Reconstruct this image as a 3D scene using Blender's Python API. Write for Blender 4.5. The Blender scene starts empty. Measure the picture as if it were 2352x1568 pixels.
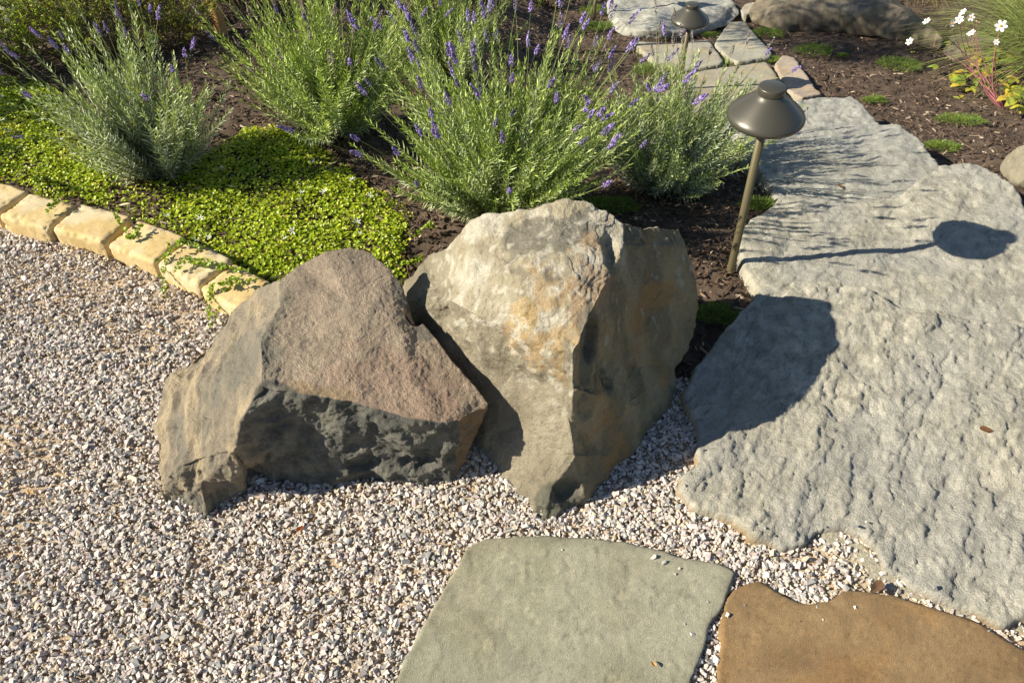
import bpy, math, random
import numpy as np
from mathutils import Vector
from mathutils.geometry import delaunay_2d_cdt

random.seed(7); rng = np.random.default_rng(11)
S = bpy.context.scene
COL = S.collection

# ------------------------------------------------------------------ camera, world, sun, exposure
H = 1.6
PITCH = math.radians(47.0)
FD = 1830.0                                   # focal length in survey units (picture 2352 x 1568)
cam_d = bpy.data.cameras.new("camera"); cam = bpy.data.objects.new("camera", cam_d); COL.objects.link(cam)
cam.location = (0, 0, H); cam.rotation_euler = (math.pi/2 - PITCH, 0, 0)
cam_d.sensor_width = 36; cam_d.lens = 28.0; cam_d.clip_start = 0.05; cam_d.clip_end = 500
S.camera = cam
S.render.resolution_x = 1024; S.render.resolution_y = 682

SUN_EL = math.radians(32.8); SUN_AZ = math.radians(8.3)   # the way the light travels
sun_dir = Vector((math.cos(SUN_EL)*math.cos(SUN_AZ), math.cos(SUN_EL)*math.sin(SUN_AZ), -math.sin(SUN_EL)))
w = bpy.data.worlds.new("World"); S.world = w; w.use_nodes = True
nt = w.node_tree; nt.nodes.clear()
sky = nt.nodes.new("ShaderNodeTexSky"); sky.sky_type = 'NISHITA'; sky.sun_disc = False
sky.sun_elevation = SUN_EL; sky.sun_rotation = math.atan2(-sun_dir.x, -sun_dir.y)
sky.air_density = 1.0; sky.dust_density = 0.3; sky.ozone_density = 2.0
bg = nt.nodes.new("ShaderNodeBackground"); bg.inputs[1].default_value = 0.060
wo = nt.nodes.new("ShaderNodeOutputWorld")
nt.links.new(sky.outputs[0], bg.inputs[0]); nt.links.new(bg.outputs[0], wo.inputs[0])
sl = bpy.data.lights.new("sun", 'SUN'); sl.energy = 5.0; sl.angle = math.radians(0.5); sl.color = (1.0, 0.92, 0.755)
so = bpy.data.objects.new("sun", sl); COL.objects.link(so)
so.rotation_euler = sun_dir.to_track_quat('-Z', 'Y').to_euler(); so.location = (-6, -1, 5)
S.view_settings.view_transform = 'Standard'; S.view_settings.look = 'None'
S.view_settings.exposure = 0.84; S.view_settings.gamma = 1.0; S.view_settings.use_curve_mapping = False

# ------------------------------------------------------------------ noise
_pr = np.random.default_rng(5)
_perm = np.tile(_pr.permutation(256), 3).astype(np.int64)
_g = _pr.normal(size=(256, 3)); _g /= np.linalg.norm(_g, axis=1)[:, None]
def pn(P):
    P = np.asarray(P, float); i = np.floor(P).astype(np.int64); f = P - i; i &= 255
    u = f*f*f*(f*(f*6-15)+10); out = 0
    for a in (0, 1):
        wa = u[:, 0] if a else 1-u[:, 0]
        for b in (0, 1):
            wb = u[:, 1] if b else 1-u[:, 1]
            for c in (0, 1):
                wc = u[:, 2] if c else 1-u[:, 2]
                h = _perm[_perm[_perm[(i[:, 0]+a) & 255]+((i[:, 1]+b) & 255)]+((i[:, 2]+c) & 255)]
                g = _g[h]
                d = g[:, 0]*(f[:, 0]-a)+g[:, 1]*(f[:, 1]-b)+g[:, 2]*(f[:, 2]-c)
                out = out + wa*wb*wc*d
    return out*1.5
def fbm(P, freq, octv=4, seed=0, gain=0.5):
    P = np.asarray(P, float)*freq + seed*17.31; a = 1.0; s = 0
    for k in range(octv):
        s = s + a*pn(P); P = P*2.03+3.7; a *= gain
    return s
def ridged(P, freq, octv=4, seed=0):
    P = np.asarray(P, float)*freq + seed*9.17; a = 1.0; s = 0
    for k in range(octv):
        s = s + a*(1-np.abs(pn(P))*2); P = P*2.1+1.3; a *= 0.5
    return s
def facet(P, freq, seed=0, tilt=1.0):
    """continuous chipped-stone noise: shallow scoops that meet in sharp ridges"""
    Q = np.asarray(P, float)*freq + seed*5.77; base = np.floor(Q).astype(np.int64); val = np.full(len(Q), -1e9)
    for a in (-1, 0, 1):
        for b in (-1, 0, 1):
            for c in (-1, 0, 1):
                cl = base + np.array([a, b, c])
                h = _perm[_perm[_perm[cl[:, 0] & 255]+(cl[:, 1] & 255)]+(cl[:, 2] & 255)]
                r = Q-(cl+0.5+_g[h]*0.45); gg = _g[(h*7+13) & 255]
                val = np.maximum(val, (r*gg).sum(1)*tilt*0.8+_g[(h*3+5) & 255][:, 0]*0.35-(r*r).sum(1))
    return -val
def sstep(a, b, x):
    t = np.clip((np.asarray(x)-a)/(b-a), 0, 1); return t*t*(3-2*t)
def mixc(c, d, t):
    t = np.clip(np.asarray(t), 0, 1)[:, None]; return np.asarray(c)*(1-t)+np.asarray(d)*t

# ------------------------------------------------------------------ terrain and survey helpers
def terr(x, y):
    x = np.asarray(x, float); y = np.asarray(y, float)
    k = np.clip((x+1.0)/1.3, 0, 1)
    y0 = 2.5*(1-k)+1.85*k; g = 0.10*(1-k)+0.33*k
    d = np.maximum(0, y-y0); d1 = np.minimum(d, 2.1)
    z = -g*(d1*d1/(d1+0.12)) - 0.19*np.clip(d-2.1, 0, 14)
    return z
def ray(dx, dy):
    u = (dx-1176)/FD; v = (784-dy)/FD; cp, sp = math.cos(PITCH), math.sin(PITCH)
    return np.array([u, cp+v*sp, -sp+v*cp])
def P(dx, dy, z):                              # survey point at a given height
    r = ray(dx, dy); t = (z-H)/r[2]; return np.array([0, 0, H])+r*t
def G(dx, dy, off=0.0, zf=None):               # survey point on the terrain (or on another surface)
    zf = zf or (lambda x, y: float(terr(x, y))+off)
    r = ray(dx, dy); a = 0.4; b = a
    while b < 40:
        b += 0.05
        if H+r[2]*b < zf(r[0]*b, r[1]*b): break
    a = b-0.05
    for _ in range(25):
        m = (a+b)/2
        if H+r[2]*m < zf(r[0]*m, r[1]*m): b = m
        else: a = m
    return np.array([r[0]*a, r[1]*a, H+r[2]*a])
def poly_sdf(Q, poly):
    """signed distance (positive inside) and nearest boundary point"""
    Q = np.asarray(Q, float); n = len(poly); best = np.full(len(Q), 1e9); near = np.zeros((len(Q), 2)); ins = np.zeros(len(Q), bool)
    for i in range(n):
        a = poly[i]; b = poly[(i+1) % n]; e = b-a; L = (e*e).sum()+1e-12
        t = np.clip(((Q-a)@e)/L, 0, 1); q = a+t[:, None]*e; d = ((Q-q)**2).sum(1)
        m = d < best; best[m] = d[m]; near[m] = q[m]
        c = (a[1] > Q[:, 1]) != (b[1] > Q[:, 1])
        xi = a[0]+(Q[:, 1]-a[1])*e[0]/(e[1] if abs(e[1]) > 1e-12 else 1e-12)
        ins ^= c & (Q[:, 0] < xi)
    d = np.sqrt(best); return np.where(ins, d, -d), near
def world_poly(pts, zf=None, off=0.0):
    return np.array([G(a, b, off, zf)[:2] for a, b in pts])

# ------------------------------------------------------------------ mesh helpers
def mesh(name, V, F, mat=None, col=None, smooth=False, parent=None):
    """F: list of int arrays (n,k); col: (nv,3)"""
    V = np.asarray(V, np.float32); me = bpy.data.meshes.new(name)
    if not isinstance(F, list): F = [F]
    F = [np.asarray(f, np.int32) for f in F if len(f)]
    li = np.concatenate([f.ravel() for f in F]); tot = np.concatenate([np.full(len(f), f.shape[1], np.int32) for f in F])
    st = np.concatenate([[0], np.cumsum(tot)[:-1]]).astype(np.int32)
    me.vertices.add(len(V)); me.vertices.foreach_set("co", V.ravel())
    me.loops.add(len(li)); me.loops.foreach_set("vertex_index", li)
    me.polygons.add(len(tot)); me.polygons.foreach_set("loop_start", st)
    try: me.polygons.foreach_set("loop_total", tot)
    except Exception: pass
    me.polygons.foreach_set("use_smooth", np.full(len(tot), smooth, bool))
    me.update(calc_edges=True)
    if col is not None:
        a = me.color_attributes.new("Col", 'FLOAT_COLOR', 'POINT')
        c = np.ones((len(V), 4), np.float32); c[:, :3] = np.clip(col, 0, 1); a.data.foreach_set("color", c.ravel())
    if mat: me.materials.append(mat)
    o = bpy.data.objects.new(name, me); COL.objects.link(o)
    if parent: o.parent = parent
    return o
def empty(name, loc):
    o = bpy.data.objects.new(name, None); COL.objects.link(o); o.location = loc; o.empty_display_size = 0.05; return o
def tag(o, label=None, cat=None, group=None, kind=None):
    if label: o["label"] = label
    if cat: o["category"] = cat
    if group: o["group"] = group
    if kind: o["kind"] = kind
    return o
def cat_meshes(items):
    """items: list of (V, F, C) with same face size -> joined"""
    vs, fs, cs, n = [], [], [], 0
    for V, F, C in items:
        vs.append(V); fs.append(F+n); cs.append(C); n += len(V)
    return np.vstack(vs), np.vstack(fs), np.vstack(cs)
def tubes(paths, radii, colors, sides=5):
    """paths: list of (k,3); radii: list of (k,); colors: list of 3-vectors"""
    VV, FF, CC = [], [], []; n = 0
    ang = np.arange(sides)*2*math.pi/sides
    for p, r, c in zip(paths, radii, colors):
        p = np.asarray(p, float); k = len(p); r = np.broadcast_to(r, (k,))
        t = np.gradient(p, axis=0); t /= np.linalg.norm(t, axis=1)[:, None]+1e-9
        ref = np.array([0.31, 0.94, 0.13]); a = np.cross(t, ref); a /= np.linalg.norm(a, axis=1)[:, None]+1e-9
        b = np.cross(t, a)
        ring = p[:, None, :]+r[:, None, None]*(np.cos(ang)[None, :, None]*a[:, None, :]+np.sin(ang)[None, :, None]*b[:, None, :])
        VV.append(ring.reshape(-1, 3))
        i = np.arange(k-1)[:, None]*sides; j = np.arange(sides)[None, :]; j2 = (j+1) % sides
        FF.append(np.stack([i+j, i+j2, i+sides+j2, i+sides+j], -1).reshape(-1, 4)+n)
        CC.append(np.tile(c, (k*sides, 1))); n += k*sides
    return np.vstack(VV), np.vstack(FF), np.vstack(CC)
def blades(B, D, N, L, W, curve, C, seg=2):
    """narrow leaves: base B, unit direction D, width normal N, length L, width W, droop along up"""
    n = len(B); D = D/(np.linalg.norm(D, axis=1)[:, None]+1e-9)
    s = np.cross(D, N); s /= np.linalg.norm(s, axis=1)[:, None]+1e-9
    nn = np.cross(s, D); Vs = []
    prof = np.interp(np.linspace(0, 1, seg+1), [0, 0.35, 0.75, 1], [0.55, 1.0, 0.8, 0.12])
    for k in range(seg+1):
        t = k/seg; c = B+D*(L*t)[:, None]+nn*(curve*t*t*L)[:, None]
        h = s*(W*0.5*prof[k])[:, None]; Vs += [c-h, c+h]
    V = np.stack(Vs, 1).reshape(-1, 3); m = 2*(seg+1); base = np.arange(n)[:, None]*m
    F = np.concatenate([base+np.array([2*k, 2*k+1, 2*k+3, 2*k+2]) for k in range(seg)], 0)
    return V, F, np.repeat(C, m, 0)
def rand_unit(n):
    v = rng.normal(size=(n, 3)); return v/np.linalg.norm(v, axis=1)[:, None]
def rot_mats(n, yaw_only=False, tilt=None):
    """random rotation matrices; tilt limits the lean from upright"""
    yaw = rng.random(n)*2*math.pi; c, s = np.cos(yaw), np.sin(yaw); z = np.zeros(n); o = np.ones(n)
    Rz = np.stack([np.stack([c, -s, z], -1), np.stack([s, c, z], -1), np.stack([z, z, o], -1)], 1)
    a = rng.random(n)*2*math.pi; t = rng.random(n)*tilt if tilt is not None else np.arccos(1-2*rng.random(n))
    ax = np.stack([np.cos(a), np.sin(a), z], -1); ct, st = np.cos(t), np.sin(t)
    K = np.zeros((n, 3, 3)); K[:, 0, 2] = ax[:, 1]; K[:, 1, 2] = -ax[:, 0]; K[:, 2, 0] = -ax[:, 1]; K[:, 2, 1] = ax[:, 0]
    R = np.eye(3)[None]+st[:, None, None]*K+(1-ct)[:, None, None]*(K@K)
    return R@Rz

# ------------------------------------------------------------------ materials
def mat(name, rough=0.85, nscale=60, namp=0.25, bump=0.3, bdist=0.003, bscale=150, trans=0.0, spec=0.3, col=None,
        metallic=0.0, coat=0.0, island=0.0, stretch=None, bdetail=6):
    m = bpy.data.materials.new(name); m.use_nodes = True; n = m.node_tree; N = n.nodes; L = n.links; N.clear()
    out = N.new("ShaderNodeOutputMaterial"); pr = N.new("ShaderNodeBsdfPrincipled")
    pr.inputs["Roughness"].default_value = rough; pr.inputs["Metallic"].default_value = metallic
    pr.inputs["Specular IOR Level"].default_value = spec; pr.inputs["Coat Weight"].default_value = coat
    if col is None:
        at = N.new("ShaderNodeVertexColor"); at.layer_name = "Col"; src = at.outputs[0]
    else:
        c = N.new("ShaderNodeRGB"); c.outputs[0].default_value = (*col, 1); src = c.outputs[0]
    tc = N.new("ShaderNodeTexCoord"); vec = tc.outputs["Object"]
    if stretch:
        mp = N.new("ShaderNodeMapping"); mp.inputs["Scale"].default_value = stretch; L.new(vec, mp.inputs[0]); vec = mp.outputs[0]
    if namp > 0:
        no = N.new("ShaderNodeTexNoise"); no.inputs["Scale"].default_value = nscale; no.inputs["Detail"].default_value = 5
        no.inputs["Roughness"].default_value = 0.65; L.new(vec, no.inputs["Vector"])
        mr = N.new("ShaderNodeMapRange"); mr.inputs[1].default_value = 0.25; mr.inputs[2].default_value = 0.75
        mr.inputs[3].default_value = 1-namp; mr.inputs[4].default_value = 1+namp; L.new(no.outputs[0], mr.inputs[0])
        mu = N.new("ShaderNodeVectorMath"); mu.operation = 'SCALE'; L.new(src, mu.inputs[0]); L.new(mr.outputs[0], mu.inputs["Scale"]); src = mu.outputs[0]
    if island > 0:
        ge = N.new("ShaderNodeNewGeometry"); mr = N.new("ShaderNodeMapRange"); mr.inputs[3].default_value = 1-island; mr.inputs[4].default_value = 1+island
        L.new(ge.outputs["Random Per Island"], mr.inputs[0])
        mu = N.new("ShaderNodeVectorMath"); mu.operation = 'SCALE'; L.new(src, mu.inputs[0]); L.new(mr.outputs[0], mu.inputs["Scale"]); src = mu.outputs[0]
    L.new(src, pr.inputs["Base Color"])
    if bump > 0:
        b2 = N.new("ShaderNodeTexNoise"); b2.inputs["Scale"].default_value = bscale; b2.inputs["Detail"].default_value = bdetail
        b2.inputs["Roughness"].default_value = 0.7; L.new(vec, b2.inputs["Vector"])
        bp = N.new("ShaderNodeBump"); bp.inputs["Strength"].default_value = bump; bp.inputs["Distance"].default_value = bdist
        L.new(b2.outputs[0], bp.inputs["Height"]); L.new(bp.outputs[0], pr.inputs["Normal"])
    if trans > 0:
        tr = N.new("ShaderNodeBsdfTranslucent"); mu = N.new("ShaderNodeVectorMath"); mu.operation = 'MULTIPLY'
        mu.inputs[1].default_value = (1.5, 1.6, 0.55); L.new(src, mu.inputs[0]); L.new(mu.outputs[0], tr.inputs[0])
        mx = N.new("ShaderNodeMixShader"); mx.inputs[0].default_value = trans
        L.new(pr.outputs[0], mx.inputs[1]); L.new(tr.outputs[0], mx.inputs[2]); L.new(mx.outputs[0], out.inputs[0])
    else: L.new(pr.outputs[0], out.inputs[0])
    return m
M_ground = mat("soil", 0.95, 120, 0.45, 0.8, 0.006, 220)
M_gravel = mat("crushed_stone", 0.8, 260, 0.16, 0.25, 0.001, 500, island=0.12)
M_chip = mat("bark", 0.9, 200, 0.3, 0.4, 0.001, 400, island=0.35)
M_rock = mat("boulder_stone", 0.78, 330, 0.30, 1.0, 0.006, 260, spec=0.35)
M_slab = mat("slab_stone", 0.88, 300, 0.36, 1.0, 0.008, 200, spec=0.25)
M_flag = mat("flagstone_face", 0.85, 400, 0.26, 0.9, 0.003, 380, spec=0.3)
M_brick = mat("sandstone_block", 0.9, 260, 0.22, 0.8, 0.003, 260, spec=0.2)
M_leaf = mat("lavender_leaf", 0.5, 60, 0.12, 0, trans=0.22, spec=0.5, island=0.3)
M_cover = mat("cover_leaf", 0.38, 60, 0.1, 0, trans=0.3, spec=0.5, island=0.3)
M_green = mat("green_leaf", 0.5, 60, 0.15, 0, trans=0.3, spec=0.4, island=0.3)
M_stem = mat("stem", 0.7, 80, 0.2, 0)
M_flower = mat("petal", 0.6, 200, 0.12, 0, trans=0.25, spec=0.3, island=0.25)
M_lamp = mat("bronze_paint", 0.36, 1400, 0.10, 0.12, 0.0004, 1500, col=(0.085, 0.078, 0.060), metallic=0.35, spec=0.5, coat=0.25)
M_post = mat("weathered_post_paint", 0.42, 900, 0.18, 0.15, 0.0004, 900, col=(0.135, 0.115, 0.062), metallic=0.25)
M_wood = mat("stake_wood", 0.8, 40, 0.3, 0.4, 0.002, 60, stretch=(6, 6, 0.6))

# ------------------------------------------------------------------ outlines (surveyed)
def zA(x, y): return 0.036+0.022*np.clip((y-1.1)/0.5, 0, 1)
def zB(x, y): return 0.030-0.05*(y-1.75)
def zC(x, y): return -0.06-0.12*(y-2.1)
def zD(x, y): return -0.25-0.10*(y-2.8)
def zFg(x, y): return 0.016
A_out = [(1762, 641), (1735, 678), (1667, 751), (1610, 830), (1568, 897), (1590, 945), (1605, 982), (1602, 1032), (1612, 1060), (1571, 1083), (1563, 1122), (1583, 1156),
         (1640, 1172), (1695, 1195), (1751, 1235), (1808, 1249), (1853, 1240), (1872, 1218), (1900, 1205), (1960, 1212), (2010, 1240), (2033, 1263), (2038, 1297), (2106, 1336),
         (2160, 1362), (2224, 1387), (2303, 1432), (2352, 1412), (2480, 1420), (2620, 1380), (2650, 1100), (2600, 860), (2500, 792), (2352, 747), (2201, 719), (2066, 697), (1976, 650), (1870, 636)]
B_out = [(1722, 640), (1704, 600), (1700, 570), (1704, 520), (1738, 494), (1778, 468), (1791, 442), (1840, 440), (1887, 448), (1960, 452), (2067, 440), (2130, 400), (2167, 374), (2240, 372),
         (2277, 385), (2330, 428), (2352, 463), (2390, 540), (2430, 680), (2520, 810), (2400, 800), (2201, 760), (2066, 740), (1976, 700), (1870, 690), (1770, 690)]
C_out = [(1713, 330), (1722, 359), (1752, 394), (1775, 432), (1790, 470), (1887, 490), (2067, 480), (2150, 440), (2172, 385), (2135, 346), (2110, 311), (2067, 284), (2023, 280), (1935, 278), (1848, 289), (1765, 291)]
D_out = [(1647, 262), (1660, 285), (1690, 306), (1720, 330), (1850, 320), (2000, 305), (2026, 280), (1990, 238), (1957, 219), (1887, 219), (1839, 232), (1740, 245)]
FG1 = [(1030, 1330), (1075, 1255), (1105, 1238), (1200, 1231), (1330, 1233), (1440, 1245), (1530, 1265), (1560, 1280), (1640, 1290), (1690, 1310), (1675, 1350), (1660, 1400), (1630, 1430),
       (1620, 1480), (1585, 1568), (1520, 1720), (1350, 1800), (1000, 1790), (850, 1660), (905, 1568), (960, 1460)]
FG2 = [(1650, 1600), (1655, 1500), (1662, 1420), (1670, 1375), (1690, 1350), (1745, 1331), (1800, 1368), (1850, 1390), (1905, 1380), (1950, 1355), (2050, 1365), (2160, 1400), (2250, 1430), (2352, 1490),
       (2480, 1560), (2520, 1700), (2300, 1800), (1800, 1810), (1640, 1740)]
polyA = world_poly(A_out, zA); polyB = world_poly(B_out, zB); polyC = world_poly(C_out, zC); polyD = world_poly(D_out, zD)
polyF1 = world_poly(FG1, zFg); polyF2 = world_poly(FG2, zFg)
GRAV = [(-900, 420), (-200, 470), (0, 505), (130, 548), (260, 596), (380, 650), (500, 702), (560, 760), (760, 820), (1080, 900), (1300, 930), (1500, 930), (1560, 880), (1640, 880), (1800, 1000),
        (2200, 1150), (2800, 1300)]
MORT = world_poly([(1890, 1200), (1960, 1205), (2040, 1255), (2060, 1300), (2140, 1330), (2230, 1375), (2310, 1420), (2345, 1440), (2220, 1415), (2100, 1365), (2010, 1330), (1960, 1270), (1880, 1240)])
gp = world_poly(GRAV); gp = np.vstack([gp, [[2.2, 0.2], [2.0, -0.6], [-2.4, -0.6], [-3.2, 1.2]]])

# ------------------------------------------------------------------ ground (one sheet to the horizon)
def axis(lo, hi, fine, a, b):
    core = np.arange(a, b+fine*0.5, fine); left = [a]; st = fine
    while left[-1] > lo: st *= 1.35; left.append(left[-1]-st)
    right = [b]; st = fine
    while right[-1] < hi: st *= 1.35; right.append(right[-1]+st)
    return np.concatenate([left[:0:-1], core, right[1:]])
xs = axis(-120, 120, 0.016, -2.6, 3.2); ys = axis(-60, 160, 0.016, 0.3, 6.2)
X, Y = np.meshgrid(xs, ys); Q = np.stack([X.ravel(), Y.ravel()], -1); Q3 = np.column_stack([Q, np.zeros(len(Q))])
gd, _ = poly_sdf(Q, gp); gd = gd+fbm(Q3, 9, 3, 1)*0.025
Z = terr(Q[:, 0], Q[:, 1])
gm = sstep(-0.015, 0.02, gd)
Z = Z+np.where(gm > 0.5, fbm(Q3, 14, 3, 2)*0.003, fbm(Q3, 5, 4, 3)*0.018+fbm(Q3, 30, 2, 4)*0.006)-0.004
sand = mixc((0.56, 0.42, 0.27), (0.44, 0.35, 0.25), sstep(-0.5, 0.6, fbm(Q3, 25, 4, 5)))
soil = mixc((0.075, 0.052, 0.037), (0.135, 0.095, 0.068), sstep(-0.5, 0.7, fbm(Q3, 20, 4, 6)))
nf = len(xs)
mo = sstep(0.03, 0.0, -poly_sdf(Q, MORT)[0]+0.02*fbm(Q3, 20, 3, 9)); sand = mixc(sand, (0.36, 0.33, 0.25), mo); Z = Z+mo*(0.007+0.005*fbm(Q3, 30, 3, 7))
F = (np.arange(len(ys)-1)[:, None]*nf+np.arange(nf-1)[None, :]).ravel()
F = np.stack([F, F+1, F+nf+1, F+nf], -1)
gr = mesh("ground", np.column_stack([Q, Z]), F, M_ground, mixc(soil, sand, gm), smooth=True); gr["kind"] = "structure"

# ------------------------------------------------------------------ crushed gravel
ico_t = (1+5**0.5)/2
ICO = np.array([(-1, ico_t, 0), (1, ico_t, 0), (-1, -ico_t, 0), (1, -ico_t, 0), (0, -1, ico_t), (0, 1, ico_t), (0, -1, -ico_t), (0, 1, -ico_t), (ico_t, 0, -1), (ico_t, 0, 1), (-ico_t, 0, -1), (-ico_t, 0, 1)])/1.9
ICOF = np.array([(0, 11, 5), (0, 5, 1), (0, 1, 7), (0, 7, 10), (0, 10, 11), (1, 5, 9), (5, 11, 4), (11, 10, 2), (10, 7, 6), (7, 1, 8), (3, 9, 4), (3, 4, 2), (3, 2, 6), (3, 6, 8), (3, 8, 9), (4, 9, 5), (2, 4, 11), (6, 2, 10), (8, 6, 7), (9, 8, 1)])
CUB = np.array([(-1, -1, -1), (1, -1, -1), (1, 1, -1), (-1, 1, -1), (-1, -1, 1), (1, -1, 1), (1, 1, 1), (-1, 1, 1)])*0.8
CUBF = np.array([(0, 3, 2, 1), (4, 5, 6, 7), (0, 1, 5, 4), (1, 2, 6, 5), (2, 3, 7, 6), (3, 0, 4, 7)])
def scatter(n, box, polyin, avoid, dens=None):
    x = rng.uniform(box[0], box[1], n); y = rng.uniform(box[2], box[3], n); q = np.column_stack([x, y])
    keep = np.ones(n, bool)
    if polyin is not None: keep &= polyin(q)
    for p, mgn in avoid:
        d, _ = poly_sdf(q, p); keep &= d < mgn
    if dens is not None: keep &= rng.random(n) < dens(q)
    return q[keep]
def in_gravel(q): 
    d, _ = poly_sdf(q, gp); d = d+fbm(np.column_stack([q, np.zeros(len(q))]), 9, 3, 1)*0.025; return d > -0.008
def stones(q, size, zoff, tmpl, tf, jit=0.28, flat=(0.35, 0.8)):
    n = len(q); s = size*(0.55+1.0*rng.random(n)**2.2)
    sc = np.stack([s*rng.uniform(0.75, 1.35, n), s*rng.uniform(0.5, 0.9, n), s*rng.uniform(flat[0], flat[1], n)], -1)
    V = (tmpl[None]+rng.uniform(-jit, jit, (n, len(tmpl), 3)))*sc[:, None, :]
    V = np.einsum('nij,nkj->nki', rot_mats(n, tilt=0.9), V)
    z = terr(q[:, 0], q[:, 1])+zoff*rng.random(n)+s*0.15
    V += np.column_stack([q, z])[:, None, :]
    pal = np.array([(0.64, 0.57, 0.50), (0.52, 0.475, 0.43), (0.38, 0.37, 0.35), (0.72, 0.66, 0.59), (0.64, 0.52, 0.465), (0.60, 0.51, 0.38), (0.45, 0.375, 0.355), (0.25, 0.255, 0.25), (0.66, 0.56, 0.53), (0.54, 0.44, 0.32)])
    pr = np.array([0.24, 0.19, 0.12, 0.13, 0.08, 0.08, 0.05, 0.03, 0.05, 0.03])
    c = pal[rng.choice(len(pal), n, p=pr)]*rng.uniform(0.80, 1.04, (n, 1))
    F = (np.arange(n)[:, None, None]*len(tmpl)+tf[None]).reshape(-1, tf.shape[1])
    return V.reshape(-1, 3), F, np.repeat(c, len(tmpl), 0)
def gdens(q):
    f = fbm(np.column_stack([q, np.zeros(len(q))]), 2.6, 3, 8)
    left = sstep(-0.35, -1.0, q[:, 0])                    # thinner, sandier on the left
    far = 1-0.35*sstep(1.9, 3.0, np.hypot(q[:, 0], q[:, 1]-0.3))
    mo = sstep(0.13, 0.02, poly_sdf(q, MORT)[0]*-1)
    return (1-0.6*mo)*np.clip(1.0-left*0.50*sstep(-0.35, 0.30, f)-0.12*sstep(0.1, 0.5, f), 0, 1)*far
avg = [(polyA, 0.02), (polyF1, 0.012), (polyF2, 0.012), (polyB, 0.02)]
box = (-2.1, 1.75, 0.35, 2.25)
q1 = scatter(185000, box, in_gravel, avg, gdens)
h1 = len(q1)//2
V1, F1, C1 = stones(q1[:h1], 0.0051, 0.006, ICO, ICOF)
V2, F2, C2 = stones(q1[h1:], 0.0051, 0.006, CUB, CUBF, jit=0.45)
q2 = scatter(60000, box, in_gravel, avg)
V3, F3, C3 = stones(q2, 0.0034, 0.002, CUB, CUBF, jit=0.4); C3 = C3*0.6+np.array([0.50, 0.38, 0.25])*0.4
V = np.vstack([V1, V2, V3]); C = np.vstack([C1, C2, C3])
nl = 70; ql = []                                  # strays kicked onto the flat stones
for pl in (polyF1, polyF2, polyA):
    a = pl[rng.integers(len(pl), size=200)]+rng.normal(size=(200, 2))*0.05; d, _ = poly_sdf(a, pl); a = a[(d > 0.006) & (d < 0.05) & (a[:, 1] < 1.15)][:9]; ql.append(a)
ql = np.vstack(ql); V4, F4, C4 = stones(ql, 0.0045, 0.0, CUB, CUBF, jit=0.45)
V4[:, 2] += np.repeat(np.where(poly_sdf(ql, polyA)[0] > 0, 0.036, 0.016)+0.001, 8); F4 = F4+len(V); V = np.vstack([V, V4]); C = np.vstack([C, C4])
gv = mesh("gravel", V, [F1, F2+len(V1), F3+len(V1)+len(V2), F4], M_gravel, C)
tag(gv, "pale grey and cream crushed stone gravel around the boulders and flagstones", "gravel", kind="stuff")

# ------------------------------------------------------------------ bark mulch
def in_mulch(q): 
    d, _ = poly_sdf(q, gp); return d < 0.01
def mdens(q):
    return np.clip(1.25-0.22*np.hypot(q[:, 0], q[:, 1]-1.0), 0.18, 1)
q = scatter(95000, (-3.0, 3.4, 1.0, 6.3), in_mulch, [(polyA, -0.0), (polyB, 0.0), (polyC, 0.0), (polyD, 0.0)], mdens)
n = len(q); L_ = rng.uniform(0.004, 0.016, n)*(1+1.0*(rng.random(n) < 0.14)); W_ = rng.uniform(0.0014, 0.0042, n)
V = (CUB[None]+rng.uniform(-0.35, 0.35, (n, 8, 3)))*np.stack([L_, W_, W_*0.6], -1)[:, None, :]
V = np.einsum('nij,nkj->nki', rot_mats(n, tilt=0.6), V)
qq = np.column_stack([q, np.zeros(n)])
V += np.column_stack([q, terr(q[:, 0], q[:, 1])+fbm(qq, 5, 4, 3)*0.018+rng.random(n)*0.010])[:, None, :]
pal = np.array([(0.085, 0.055, 0.038), (0.13, 0.088, 0.06), (0.055, 0.037, 0.028), (0.24, 0.17, 0.115), (0.42, 0.34, 0.25)])
C = pal[rng.choice(5, n, p=[0.34, 0.31, 0.20, 0.11, 0.04])]
mu = mesh("bark_mulch", V.reshape(-1, 3), (np.arange(n)[:, None, None]*8+CUBF[None]).reshape(-1, 4), M_chip, np.repeat(C, 8, 0))
tag(mu, "dark brown shredded bark mulch covering the planting beds", "mulch", kind="stuff")

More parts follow.
